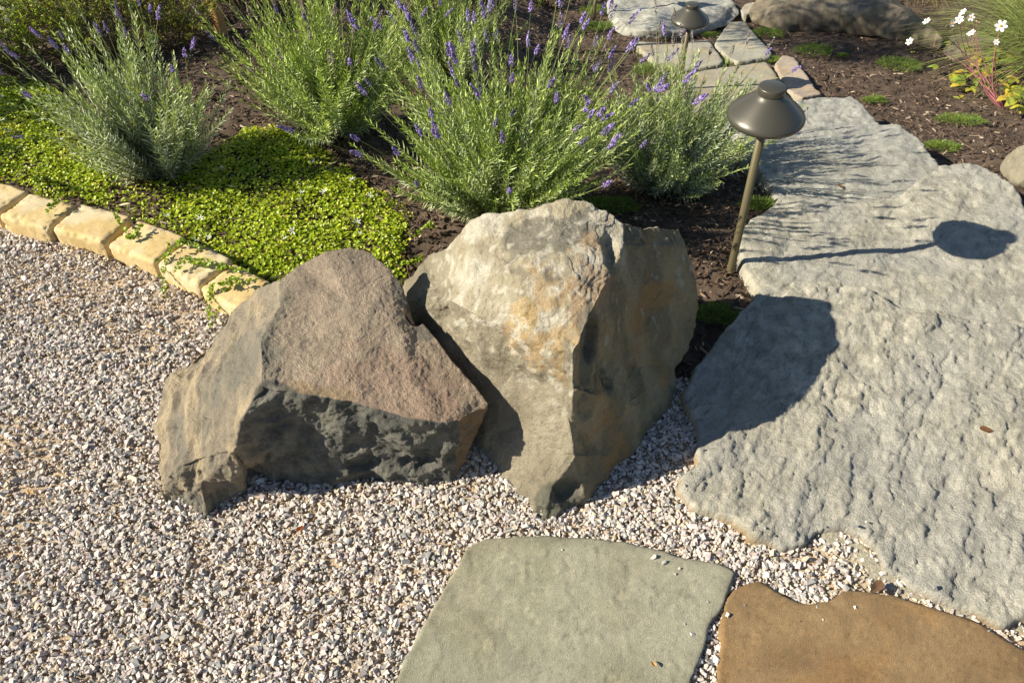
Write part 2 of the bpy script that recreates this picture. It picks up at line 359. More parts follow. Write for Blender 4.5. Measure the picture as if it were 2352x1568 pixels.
# ------------------------------------------------------------------ stone slabs
def refine(poly, step, jit, seed):
    out = []
    for i in range(len(poly)):
        a = poly[i]; b = poly[(i+1) % len(poly)]; k = max(1, int(np.linalg.norm(b-a)/step))
        for j in range(k): out.append(a+(b-a)*j/k)
    out = np.array(out)
    out = (np.roll(out, 1, 0)+out*2+np.roll(out, -1, 0))/4
    o3 = np.column_stack([out, np.full(len(out), seed*3.1)])
    return out+np.stack([fbm(o3, 18, 3, seed), fbm(o3, 18, 3, seed+9)], -1)*jit
def slab(name, poly, zf, thick, res, rnd, hfun, cfun, m, jit=0.006, seed=1, side=None, batter=0.15, step=0.012):
    poly = refine(poly, step, jit, seed)
    lo = poly.min(0)-res*2; hi = poly.max(0)+res*2
    gx = np.arange(lo[0], hi[0], res); gy = np.arange(lo[1], hi[1], res); X, Y = np.meshgrid(gx, gy)
    q = np.stack([X.ravel(), Y.ravel()], -1); d, near = poly_sdf(q, poly)
    nx = len(gx); f = (np.arange(len(gy)-1)[:, None]*nx+np.arange(nx-1)[None, :]).ravel(); f = np.stack([f, f+1, f+nx+1, f+nx], -1)
    f = f[d[f].mean(1) > 0]
    used = np.unique(f); mv = used[d[used] < 0.4*res]; q[mv] = near[mv]; d[mv] = 0
    remap = -np.ones(len(q), int); remap[used] = np.arange(len(used)); f = remap[f]; q = q[used]; d = np.maximum(d[used], 0)
    q3 = np.column_stack([q, np.zeros(len(q))])
    z = zf(q[:, 0], q[:, 1])+hfun(q3, d)
    t = np.clip(1-d/rnd, 0, 1); z = z-rnd*0.8*(1-np.sqrt(np.maximum(0, 1-t*t)))
    V = np.column_stack([q, z]); C = cfun(V, d)
    e = np.vstack([f[:, [0, 1]], f[:, [1, 2]], f[:, [2, 3]], f[:, [3, 0]]]); key = np.sort(e, 1); key = key[:, 0]*len(V)+key[:, 1]
    u, inv, cnt = np.unique(key, return_inverse=True, return_counts=True); be = e[cnt[inv] == 1]
    bv = np.unique(be); idx = -np.ones(len(V), int); idx[bv] = np.arange(len(bv))
    ctr = poly.mean(0); Vs = [V]; Fs = [f]; Cs = [C]; prev = bv.copy(); n0 = len(V); K = 5
    pos = V[bv].copy(); nrm = pos[:, :2]-ctr; nrm /= np.linalg.norm(nrm, axis=1)[:, None]
    prev_of = lambda vi: bv[idx[vi]]
    for k in range(1, K+1):
        t = k/K; pk = pos.copy(); pk[:, 2] -= thick*t
        nz = fbm(pk, 22, 3, seed+4)
        pk[:, :2] += nrm*(-batter*thick*t*(t > 0.6)+nz[:, None]*0.008+0.004*(t < 0.5))
        cur = n0+np.arange(len(bv))
        a = prev[idx[be[:, 0]]]; b = prev[idx[be[:, 1]]]; c2 = cur[idx[be[:, 1]]]; d2 = cur[idx[be[:, 0]]]
        Fs.append(np.stack([b, a, d2, c2], -1)); Vs.append(pk); n0 += len(bv); prev = cur
        cs = C[bv] if side is None else mixc(side, C[bv], sstep(-0.3, 0.8, fbm(pk, 12, 3, seed+2)))
        Cs.append(cs*0.92)
    return mesh(name, np.vstack(Vs), np.vstack(Fs), m, np.vstack(Cs), smooth=True)
def hbig(seed, amp=1.0):
    def h(q, d):
        r = np.array([[math.cos(0.95), math.sin(0.95)], [-math.sin(0.95), math.cos(0.95)]])
        p = q.copy(); p[:, :2] = (q[:, :2]@r.T)*np.array([0.55, 1.25])
        low = fbm(q, 2.2, 3, seed)*0.011
        st = fbm(p, 8, 4, seed+1); fr = st*5-np.floor(st*5)
        terrc = (np.floor(st*5)+sstep(0.75, 1.0, fr))/5
        edge = sstep(0.12, 0.0, d)
        p2 = p*np.array([0.6, 1.4, 1])+0.35*fbm(q, 9, 2, seed+7)[:, None]
        l2 = fbm(p, 3.5, 5, seed+6, 0.62)*3.4; led = 0.0045*(np.floor(l2)+sstep(0.9, 1.0, l2-np.floor(l2)))
        return low+amp*(terrc*0.0080+led-facet(p2, 34, seed+4, 1.0)*0.0036*(0.1+1.1*sstep(-0.3, 0.5, fbm(q, 4, 2, seed+8)))-facet(p2, 80, seed+5, 1.0)*0.0022-0.0045*sstep(1.74, 1.82, ridged(p, 3.2, 4, seed+9))+fbm(q, 60, 4, seed+2)*0.0022+edge*facet(q, 12, seed, 1)*0.006-edge*0.004)
    return h
def cbig(seed, tone=(0.465, 0.435, 0.352)):
    def c(V, d):
        t = np.array(tone)
        a = mixc(t*0.72, t*1.15, sstep(-0.7, 0.7, fbm(V, 26, 4, seed)))
        a = mixc(a, np.array((0.40, 0.37, 0.29)), 0.6*sstep(0.1, 0.7, fbm(V, 3, 3, seed+1)))
        a = mixc(a, np.array((0.38, 0.375, 0.35)), 0.45*sstep(0.0, 0.6, fbm(V, 2.2, 3, seed+2)))
        cr = ridged(V*np.array([1, 1, 0.2]), 4.5, 3, seed+3)
        a = mixc(a, a*0.55, 0.6*sstep(1.66, 1.74, cr))
        sp = fbm(V, 90, 2, seed+4); a = mixc(a, a*1.3, 0.6*sstep(0.45, 0.8, sp)); a = mixc(a, a*0.6, 0.6*sstep(0.5, 0.85, -sp))
        return a
    return c
G_STEP = "rough grey stone slabs laid as steps"
sA = slab("stone_slab", polyA, zA, 0.11, 0.0045, 0.006, hbig(2), cbig(2), M_slab, 0.008, 2, side=(0.42, 0.30, 0.17))
tag(sA, "largest rough grey stone slab in front, shaded by the tall boulder", "stone step", G_STEP)
sB = slab("stone_slab", polyB, zB, 0.13, 0.006, 0.008, hbig(6, 0.8), cbig(6), M_slab, 0.008, 6)
tag(sB, "rough grey slab crossed by the lamp shadow beside the near path light", "stone step", G_STEP)
sC = slab("stone_slab", polyC, zC, 0.16, 0.007, 0.009, hbig(9, 0.7), cbig(9, (0.43, 0.42, 0.36)), M_slab, 0.010, 9)
tag(sC, "pale grey slab streaked with lavender stem shadows behind the near path light", "stone step", G_STEP)
sD = slab("stone_slab", polyD, zD, 0.18, 0.008, 0.010, hbig(12, 0.7), cbig(12, (0.44, 0.43, 0.38)), M_slab, 0.010, 12)
tag(sD, "smallest grey slab farthest down the steps, next to the flat flagstones", "stone step", G_STEP)

def hflag(seed, amp=1.0):
    def h(q, d):
        st = fbm(q, 3.2, 5, seed, 0.55); lv = np.floor(st*2.2)/2.2
        fr = (st*2.2)-np.floor(st*2.2)
        return amp*(lv*0.0026+sstep(0.95, 1.0, fr)*0.0026-0.0030*sstep(1.70, 1.78, ridged(q, 2.3, 4, seed+6))+fbm(q, 3, 2, seed+1)*0.002+fbm(q, 45, 4, seed+2)*0.0009)
    return h
def cflag(seed, t0, t1, spot=0.0):
    def c(V, d):
        a = mixc(np.array(t0), np.array(t1), sstep(-0.6, 0.6, fbm(V, 4.5, 4, seed)))
        a = mixc(a, a*0.80, 0.8*sstep(0.05, 0.6, fbm(V, 11, 5, seed+1)))
        a = mixc(a, a*np.array([1.08, 1.0, .90]), (0.35 if seed == 21 else 1.0)*sstep(0.0, 0.5, fbm(V, 6, 4, seed+5)))
        a = mixc(a, a*0.7, 0.5*sstep(0.03, 0.0, d-0.012*fbm(V, 30, 3, seed+6)))
        s_ = fbm(V, 130, 3, seed+7); a = mixc(mixc(a, a*1.2, sstep(.2, .8, s_)), a*0.75, sstep(.2, .8, -s_))
        a = mixc(a, a*1.16, 0.7*sstep(0.2, 0.7, fbm(V, 30, 3, seed+2)))
        v0 = V*np.array([1, 1, 0]); lv = np.floor(fbm(v0, 3.2, 5, seed-0, 0.55)*2.2); a = a*(1+0.05*np.clip(lv, -2, 2))[:, None]
        a = mixc(a, a*0.45, 0.8*sstep(1.72, 1.78, ridged(v0, 2.3, 4, seed+6)))
        if spot: a = mixc(a, a*1.35, spot*sstep(0.55, 0.8, fbm(V, 120, 2, seed+3)))
        return a
    return c
G_FL = "flat flagstones set in the path"
f1 = slab("flagstone", polyF1, zFg, 0.05, 0.0045, 0.003, hflag(21), cflag(21, (0.275, 0.262, 0.180), (0.340, 0.322, 0.235)), M_flag, 0.003, 21, side=(0.36, 0.36, 0.27))
tag(f1, "smooth grey green flagstone set in gravel below the tall boulder", "flagstone", G_FL)
f2 = slab("flagstone", polyF2, zFg, 0.05, 0.0045, 0.003, hflag(24, 0.5), cflag(24, (0.220, 0.138, 0.066), (0.285, 0.188, 0.092), 0.6), M_flag, 0.003, 24, side=(0.32, 0.21, 0.10))
tag(f2, "golden brown flagstone with a curved notch in its edge", "flagstone", G_FL)
def zpath(x, y): return terr(x, y)+0.035
zps = lambda x, y: float(zpath(x, y))
PF = [([(1641, 100), (1655, 78), (1677, 50), (1712, 49), (1738, 82), (1775, 121), (1771, 130), (1695, 142), (1673, 132)], "pale flagstone with its far half in shade beside the long boulder", (0.38, 0.365, 0.29), (0.42, 0.40, 0.33)),
      ([(1450, 93), (1540, 99), (1628, 90), (1640, 106), (1663, 139), (1654, 149), (1600, 157), (1547, 166), (1505, 145), (1488, 125)], "pale flagstone behind the far path light post", (0.37, 0.34, 0.26), (0.42, 0.39, 0.31)),
      ([(1569, 170), (1656, 155), (1760, 141), (1778, 160), (1794, 186), (1806, 214), (1790, 236), (1740, 252), (1645, 262), (1560, 258), (1530, 210)], "large tan flagstone above the smallest grey slab", (0.36, 0.32, 0.235), (0.41, 0.375, 0.29)),
      ([(1799, 124), (1825, 130), (1840, 152), (1862, 184), (1890, 215), (1840, 224), (1812, 206), (1796, 176), (1781, 147)], "narrow pinkish flagstone along the mulch bed", (0.42, 0.33, 0.25), (0.45, 0.37, 0.29)),
      ([(1700, 24), (1712, 8), (1735, 4), (1745, 16), (1728, 26), (1715, 40)], "small pale flagstone piece between two boulders", (0.40, 0.36, 0.28), (0.44, 0.40, 0.33))]
path_polys = []
for i, (pts, lab, c0, c1) in enumerate(PF):
    pp = world_poly(pts, zps); path_polys.append(pp)
    o = slab("flagstone", pp, zpath, 0.07, 0.010, 0.004, hflag(30+i), cflag(30+i, c0, c1), M_flag, 0.006, 30+i, side=(0.40, 0.38, 0.28), step=0.02)
    tag(o, lab, "flagstone", G_FL)

# ------------------------------------------------------------------ boulders
def subdiv(V, F):
    e = np.vstack([F[:, [0, 1]], F[:, [1, 2]], F[:, [2, 0]]]); k = np.sort(e, 1)
    u, inv = np.unique(k[:, 0]*(len(V)+1)+k[:, 1], return_inverse=True); a = u//(len(V)+1); b = u % (len(V)+1)
    mid = (V[a]+V[b])/2; n = len(V); m = len(F); i = inv.ravel()+n; i0, i1, i2 = i[:m], i[m:2*m], i[2*m:]
    F2 = np.vstack([np.stack([F[:, 0], i0, i2], -1), np.stack([F[:, 1], i1, i0], -1), np.stack([F[:, 2], i2, i1], -1), np.stack([i0, i1, i2], -1)])
    return np.vstack([V, mid]), F2
def lap(V, F, it, lam=0.5):
    e = np.vstack([F[:, [0, 1]], F[:, [1, 2]], F[:, [2, 0]]]); e = np.vstack([e, e[:, ::-1]]); n = len(V)
    deg = np.bincount(e[:, 0], minlength=n)[:, None]
    for _ in range(it):
        A = np.stack([np.bincount(e[:, 0], weights=V[e[:, 1], k], minlength=n) for k in range(3)], -1)/deg
        V = V+(A-V)*lam
    return V
def normals(V, F):
    fn = np.cross(V[F[:, 1]]-V[F[:, 0]], V[F[:, 2]]-V[F[:, 0]]); n = len(V)
    N = np.stack([sum(np.bincount(F[:, j], weights=fn[:, k], minlength=n) for j in range(3)) for k in range(3)], -1)
    return N/(np.linalg.norm(N, axis=1)[:, None]+1e-12)
def equalize(V, F, maxlen):
    """split long edges until the control triangles are of like size"""
    V = [np.array(v) for v in V]; F = [tuple(f) for f in F]
    while True:
        best, be = maxlen, None
        for f in F:
            for j in range(3):
                a, b = f[j], f[(j+1) % 3]; l = np.linalg.norm(V[a]-V[b])
                if l > best: best, be = l, (min(a, b), max(a, b))
        if be is None or len(F) > 900: break
        a, b = be; m = len(V); V.append((V[a]+V[b])/2); NF = []
        for f in F:
            if a in f and b in f:
                j = [k for k in range(3) if {f[k], f[(k+1) % 3]} == {a, b}][0]
                p, q2, r = f[j], f[(j+1) % 3], f[(j+2) % 3]; NF += [(p, m, r), (m, q2, r)]
            else: NF.append(f)
        F = NF
    return np.array(V), np.array(F)
def boulder(name, sil, inner, ridges, back, push, lv, disp, color, m=M_rock, maxlen=0.09, soft=2, zfun=None, base_z=None, origin=None):
    """sil: outline points (px,py,z); inner: interior points; ridges: lists of indices; back: centre of the far side"""
    conv = zfun or P
    if zfun is None: conv = lambda a, b, z: (P(a, b, 0.0)-np.array([0, 0.012, 0.08])) if z == -.02 else P(a, b, z)
    pts = sil+inner; n = len(sil)
    p2 = [Vector((a, -b)) for a, b, _ in pts]; P3 = [conv(*p) for p in pts]
    edges = [(r[i], r[i+1]) for r in ridges for i in range(len(r)-1)]
    vo, eo, fo, ov, oe, of = delaunay_2d_cdt(p2, edges, [list(range(n))], 1, 1e-4)
    V = []
    for k, v in enumerate(vo):
        if ov[k]: V.append(P3[ov[k][0]])
        else:
            d = [((v-p2[j]).length, j) for j in range(len(p2))]; d.sort(); wsum = sum(1/(a+1e-6) for a, _ in d[:3])
            V.append(sum(P3[j]*(1/(a+1e-6)) for a, j in d[:3])/wsum)
    loc = {}
    for k in range(len(vo)):
        for o_ in ov[k]: loc[o_] = k
    F = []
    for f in fo:
        a, b, c = [vo[i] for i in f]
        cr = (b-a).x*(c-a).y-(b-a).y*(c-a).x
        F.append(tuple(f) if cr > 0 else tuple(f[::-1]))
    ring = [loc[i] for i in range(n)]
    back = np.array(back, float); rb = []; camp = np.array([0, 0, H])
    for i in ring:
        s = V[i]; dr = (s-camp)/np.linalg.norm(s-camp); p = s+(back-s)*0.42+dr*push
        if s[2] < 0.03+(base_z or 0): p[2] = min(p[2], s[2]-0.02)
        V.append(p); rb.append(len(V)-1)
    V.append(back); cb = len(V)-1
    area = sum((p2[i].x*p2[(i+1) % n].y-p2[(i+1) % n].x*p2[i].y) for i in range(n))
    for i in range(n):
        a, b, c, d = ring[i], ring[(i+1) % n], rb[(i+1) % n], rb[i]
        if area > 0: F += [(b, a, d), (b, d, c), (c, d, cb)]
        else: F += [(a, b, c), (a, c, d), (d, c, cb)]
    V, F = equalize(V, F, maxlen)
    V, F = subdiv(V, F); V = lap(V, F, soft, 0.3) if soft else V
    for k in range(lv-1): V, F = subdiv(V, F)
    V = lap(V, F, 5)
    N = normals(V, F); base_n = N.copy()
    V = disp(V, N)
    N = normals(V, F)
    C = color(V, N, base_n)
    o0 = np.array(origin) if origin is not None else np.array([V[:, 0].mean(), V[:, 1].mean(), V[:, 2].min()])
    ob = mesh(name, V-o0, F, m, C, smooth=True); ob.location = o0
    print(name, len(V)); return ob

def blob(V, c, r, seed, amp=0.5, freq=12):
    d = np.linalg.norm((V-np.array(c))/np.array(r), axis=1)+fbm(V, freq, 4, seed)*amp
    return sstep(1.1, 0.8, d)

# boulder leaning left, in front
silL = [(362, 930, .09), (362, 1020, .07), (368, 1110, .05), (368, 1180, -.02), (410, 1236, -.02), (466, 1204, -.02), (508, 1158, -.02), (560, 1118, -.02), (610, 1110, -.02), (670, 1112, -.02), (760, 1104, -.02),
        (850, 1097, -.02), (930, 1100, -.02), (1000, 1106, -.02), (1052, 1080, .0), (1078, 1035, .05), (1105, 975, .13), (1120, 932, .18), (1085, 880, .20), (1040, 830, .22), (1012, 788, .24), (965, 735, .26),
        (940, 700, .275), (925, 650, .29), (895, 615, .31), (850, 578, .33), (800, 566, .345), (745, 572, .345), (690, 605, .32), (645, 640, .28), (580, 678, .23), (530, 712, .19), (500, 755, .17), (470, 800, .15), (395, 862, .12)]
inL = [(640, 700, .31), (600, 780, .31), (598, 882, .305), (640, 898, .300), (730, 908, .30), (820, 930, .265), (920, 955, .225), (1010, 972, .19), (1055, 968, .215),      # 35..43
       (800, 700, .345), (820, 820, .30), (940, 850, .25), (540, 1032, .19), (572, 1085, .0), (690, 1030, .12), (850, 1020, .13), (1040, 1078, .02), (500, 880, .23), (455, 960, .175), (440, 1060, .13), (462, 1110, .09), # 44..55
       (560, 960, .25), (560, 800, .25), (420, 1130, .06), (905, 700, .30), (620, 1030, .13), (950, 1050, .09)]
def plane_z(a, b, c):
    A, B_, C_ = P(*a), P(*b), P(*c); n = np.cross(B_-A, C_-A)
    def f(x, y): rr = ray(x, y); o_ = np.array([0, 0, H]); t = ((A-o_)@n)/(rr@n); return float(H+rr[2]*t)
    return f
_tz = plane_z((640, 898, .300), (1010, 972, .212), (790, 575, .325))
for i_ in (0, 1, 2, 3, 4, 5, 6, 7, 8, 9, 10, 11, 24): inL[i_] = (inL[i_][0], inL[i_][1], _tz(inL[i_][0], inL[i_][1])-(0.012 if i_ < 2 else 0))
for i_ in (17, 18, 19, 20, 21, 22, 23, 24, 25, 26, 27, 28, 29): silL[i_] = (silL[i_][0], silL[i_][1], _tz(silL[i_][0], silL[i_][1])-(0.012 if i_ < 28 else 0.03))
ridL = [[34+1, 36, 37, 38, 39, 40, 41, 42, 43, 17], [43, 51, 14], [37, 56, 47, 55, 5], [47, 60, 49, 50]]
def dispL(V, N):
    front = sstep(0.35, 0.8, -N[:, 1])*sstep(0.1, 0.4, 1-np.abs(N[:, 2]))
    left = sstep(0.0, -0.35, V[:, 0]+0.50)*1.0
    amp = 0.12+0.80*front+0.75*left
    vec = np.stack([fbm(V, 5, 3, k) for k in (1, 2, 3)], -1)*0.009
    pz = V*np.array([1, 1, 1.6])
    h = amp*(facet(pz, 8, 3, 1.1)*0.022+facet(V, 20, 4, 1.0)*0.011)+fbm(V, 26, 4, 5)*0.0035*(0.45+amp)+fbm(V, 90, 3, 6)*0.0012
    gro = ridged(V*np.array([1.6, 0.5, 1.0]), 7, 3, 7); h += left*((gro-1.2)*0.018+facet(V*np.array([1.4, .6, .8]), 12, 31, 1.1)*0.010)+front*(facet(V, 34, 8, 1.1)*0.005+fbm(V, 55, 3, 9)*0.003)
    h += 0
    V = V+vec+N*h[:, None]
    def ledge(c, r, dep): 
        d = np.linalg.norm((V-np.array(c))/np.array(r), axis=1); return sstep(1.0, 0.55, d)*dep
    for c, r, dp in [((955, 700, .275), (.03, .05, .08), .022), ((835, 1065, .07), (.05, .04, .03), .018), ((960, 1060, .07), (.05, .04, .035), .022), ((600, 905, .30), (.035, .03, .025), .016)]:
        V = V-N*ledge(P(*c), r, dp)[:, None]
    return V
def colL(V, N, B):
    f = fbm(V, 7, 4, 1)
    brown = mixc((0.320, 0.245, 0.172), (0.430, 0.335, 0.235), sstep(-0.5, 0.5, f))
    brown = mixc(brown, (0.38, 0.250, 0.175), 0.5*blob(V, P(900, 900, .23), (.20, .10, .10), 2))
    brown = mixc(brown, (0.33, 0.26, 0.19), 0.5*sstep(1.2, 1.42, V[:, 1]+0.1*f))
    beige = mixc((0.24, 0.20, 0.145), (0.37, 0.295, 0.19), sstep(-0.2, 0.5, fbm(V*np.array([2, .6, 1]), 10, 4, 4)))
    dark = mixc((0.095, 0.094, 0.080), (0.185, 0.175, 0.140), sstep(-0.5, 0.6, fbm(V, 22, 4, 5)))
    x = V[:, 0]+0.04*fbm(V, 9, 3, 7)
    left = sstep(-0.50, -0.56, x)
    c = mixc(brown, beige, left)
    c = mixc(c, (0.36, 0.30, 0.21), 0.6*sstep(0.05, 0.0, np.abs(x+0.53)))
    c = mixc(c, (0.38, 0.27, 0.15), 0.8*blob(V, P(760, 890, .30), (.12, .03, .05), 12))
    c = mixc(c, (0.13, 0.13, 0.11), 0.55*left*sstep(0.0, 0.4, fbm(V*np.array([1, .7, 1]), 6, 4, 8)))
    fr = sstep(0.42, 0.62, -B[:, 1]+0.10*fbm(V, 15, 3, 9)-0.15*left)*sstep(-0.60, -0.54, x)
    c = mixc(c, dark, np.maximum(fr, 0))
    c = mixc(c, (0.33, 0.20, 0.09), 0.9*sstep(0.5, 0.8, B[:, 0])*sstep(0.0, 0.3, -B[:, 1])*sstep(0.3, 0.38, V[:, 0]*0+0.5)*(V[:, 0] > -0.14))
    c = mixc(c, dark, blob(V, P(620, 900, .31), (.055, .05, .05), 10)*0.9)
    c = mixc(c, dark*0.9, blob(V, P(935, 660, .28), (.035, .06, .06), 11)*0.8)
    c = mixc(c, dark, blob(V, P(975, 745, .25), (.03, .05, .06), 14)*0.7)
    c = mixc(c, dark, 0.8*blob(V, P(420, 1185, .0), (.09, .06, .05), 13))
    s = fbm(V, 110, 2, 20); c = mixc(c, c*1.35, 0.7*sstep(0.4, 0.8, s)); c = mixc(c, c*0.6, 0.6*sstep(0.4, 0.8, -s))
    c = mixc(c, c*0.7, 0.5*sstep(0.1, 0.6, fbm(V, 40, 3, 21)))
    return c
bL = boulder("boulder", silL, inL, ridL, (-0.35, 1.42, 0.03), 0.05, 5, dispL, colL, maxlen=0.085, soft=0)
tag(bL, "low brown boulder with a flat top and dark broken front face", "boulder")

# taller boulder
silR = [(1208, 1215, -.02), (1160, 1180, -.02), (1140, 1140, -.02), (1118, 1110, -.02), (1085, 1080, -.02), (1060, 1010, -.01), (1020, 930, .03), (985, 850, .08), (950, 760, .12), (925, 690, .10), (932, 652, .11), (972, 612, .17), (1005, 575, .26),
        (1060, 530, .345), (1115, 503, .40), (1195, 480, .45), (1255, 462, .48), (1300, 454, .49), (1345, 462, .487), (1390, 482, .478), (1430, 508, .462), (1500, 520, .41), (1558, 530, .36), (1578, 575, .33), (1598, 640, .26),
        (1606, 700, .19), (1592, 770, .10), (1552, 850, .03), (1535, 930, .0), (1524, 975, -.02), (1480, 1040, -.02), (1420, 1112, -.02), (1365, 1160, -.02), (1310, 1190, -.02), (1250, 1200, -.02)]
inR = [(978, 700, .255), (1040, 690, .30), (1110, 735, .335), (1180, 760, .35), (1245, 800, .365), (1310, 808, .375), (1345, 745, .40), (1395, 650, .435), (1440, 560, .455),   # 35..43
       (1315, 890, .29), (1300, 960, .22), (1318, 1045, .15), (1275, 1120, .07), (1200, 600, .44), (1150, 860, .20), (1180, 980, .11), (1200, 1100, .035), (1060, 800, .19),  # 44..52
       (1460, 760, .24), (1440, 930, .14), (1520, 650, .30), (1390, 1050, .05), (1500, 560, .40), (1280, 560, .465), (1090, 620, .37), (1380, 560, .465), (1015, 760, .19), (1180, 690, .40), (1390, 840, .22)]
ridR = [[35, 36, 37, 38, 39, 40], [40, 41, 42, 43, 20], [40, 44, 45, 46, 47, 0], [43, 57, 22]]
def dispR(V, N):
    right = sstep(0.25, 0.6, N[:, 0])
    top = sstep(0.3, 0.6, N[:, 2])
    vec = np.stack([fbm(V, 4.5, 3, k+20) for k in (1, 2, 3)], -1)*0.010
    amp = 0.55-0.25*right
    h = amp*(facet(V, 7, 23, 1.1)*0.022+facet(V, 19, 24, 1.1)*0.011)+fbm(V, 24, 4, 25)*0.0045+fbm(V, 85, 3, 26)*0.0012
    stq = V*np.array([1, 1, 0.25]); h += right*fbm(stq, 22, 3, 27)*0.004
    h += top*(np.floor(fbm(V*np.array([1, 1, .4]), 6, 3, 28)*4)/4)*0.009
    fl = sstep(0.03, 0.0, np.abs(V[:, 2]-0.27))*sstep(0.1, -0.05, V[:, 0]); h += fl*(ridged(V*np.array([1.5, .6, .3]), 12, 2, 29)-1.0)*0.012
    V = V+vec+N*h[:, None]
    for c, r, dp in [((1395, 590, .43), (.03, .06, .05), .020), ((1355, 780, .34), (.025, .05, .07), .022), ((1340, 920, .22), (.03, .05, .05), .016), ((1300, 1125, .06), (.05, .04, .035), .018), ((1370, 880, .2), (.04, .05, .05), .018), ((1230, 1185, .02), (.03, .03, .02), .015)]:
        d = np.linalg.norm((V-P(*c))/np.array(r), axis=1); V = V-N*(sstep(1.0, 0.5, d)*dp)[:, None]
    return V
def colR(V, N, B):
    f = fbm(V, 8, 4, 31)
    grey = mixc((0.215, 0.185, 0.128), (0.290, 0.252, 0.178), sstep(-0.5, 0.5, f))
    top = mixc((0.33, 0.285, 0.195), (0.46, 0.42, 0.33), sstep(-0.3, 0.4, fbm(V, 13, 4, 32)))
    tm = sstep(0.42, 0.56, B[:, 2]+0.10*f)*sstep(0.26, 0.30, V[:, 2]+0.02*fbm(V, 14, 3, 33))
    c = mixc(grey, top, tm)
    side = mixc((0.200, 0.168, 0.098), (0.310, 0.255, 0.150), sstep(-0.3, 0.5, fbm(V*np.array([1, 1, .3]), 12, 4, 34)))  # golden brown stone, its tones also lifted to stand in for bounced light
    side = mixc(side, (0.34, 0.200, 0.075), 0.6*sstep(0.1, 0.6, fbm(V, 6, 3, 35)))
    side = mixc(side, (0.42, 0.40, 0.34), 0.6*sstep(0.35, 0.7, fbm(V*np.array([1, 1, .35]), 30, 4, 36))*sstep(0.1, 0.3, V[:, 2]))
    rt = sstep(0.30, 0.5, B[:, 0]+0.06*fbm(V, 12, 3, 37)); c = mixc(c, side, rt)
    c = mixc(c, (0.37, 0.255, 0.125), 0.80*blob(V, P(1270, 740, .385), (.105, .115, .09), 38, 1.1, 9)*sstep(-0.5, 0.3, fbm(V, 24, 4, 48)))
    c = mixc(c, (0.34, 0.235, 0.14), 0.8*blob(V, P(1355, 640, .42), (.05, .11, .07), 39, 0.8))
    c = mixc(c, (0.45, 0.31, 0.12), 0.6*blob(V, P(1200, 735, .375), (.04, .04, .04), 40, 0.5))
    c = mixc(c, (0.165, 0.150, 0.115), 0.85*blob(V, P(1260, 545, .46), (.10, .085, .09), 41, 0.9, 9))
    li = fbm(V, 32, 5, 42)+0.35*fbm(V, 5, 3, 43)
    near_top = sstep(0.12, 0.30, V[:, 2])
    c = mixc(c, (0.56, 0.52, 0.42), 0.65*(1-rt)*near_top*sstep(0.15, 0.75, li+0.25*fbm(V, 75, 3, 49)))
    cr = ridged(V*np.array([1, 1, .6]), 6, 3, 44); c = mixc(c, (0.52, 0.45, 0.32), 0.6*(1-rt)*(1-tm)*sstep(1.62, 1.72, cr)*sstep(0.0, .1, V[:, 2]))
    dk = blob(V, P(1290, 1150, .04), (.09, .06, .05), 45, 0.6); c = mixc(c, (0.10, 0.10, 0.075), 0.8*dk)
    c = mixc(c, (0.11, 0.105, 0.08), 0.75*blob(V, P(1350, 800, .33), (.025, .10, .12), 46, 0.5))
    s = fbm(V, 110, 2, 47); c = mixc(c, c*1.35, 0.6*sstep(0.4, 0.8, s)); c = mixc(c, c*0.6, 0.6*sstep(0.4, 0.8, -s))
    return c
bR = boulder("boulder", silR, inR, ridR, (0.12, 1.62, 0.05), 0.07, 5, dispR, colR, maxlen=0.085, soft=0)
tag(bR, "tallest boulder with a pale orange stained top and a shaded right side", "boulder")

# far rocks
def simple_disp(seed, a=1.0):
    def d(V, N):
        vec = np.stack([fbm(V, 4, 3, k+seed) for k in (1, 2, 3)], -1)*0.02*a
        return V+vec+N*((facet(V, 5, seed, 0.8)*0.014+fbm(V, 18, 4, seed+1)*0.006)*a)[:, None]
    return d
def simple_col(seed, c0, c1, c2=None):
    def c(V, N, B):
        a = mixc(c0, c1, sstep(-0.5, 0.5, fbm(V*np.array([.6, 1, 1.6]), 7, 4, seed)))
        if c2 is not None: a = mixc(a, c2, 0.7*sstep(0.0, 0.5, fbm(V, 4, 3, seed+1)))
        s = fbm(V, 50, 3, seed+2); return mixc(mixc(a, a*1.25, sstep(.3, .8, s)), a*0.65, 0.7*sstep(.3, .8, -s))
    return c
def T(off): return lambda dx, dy, z: G(dx, dy, z)
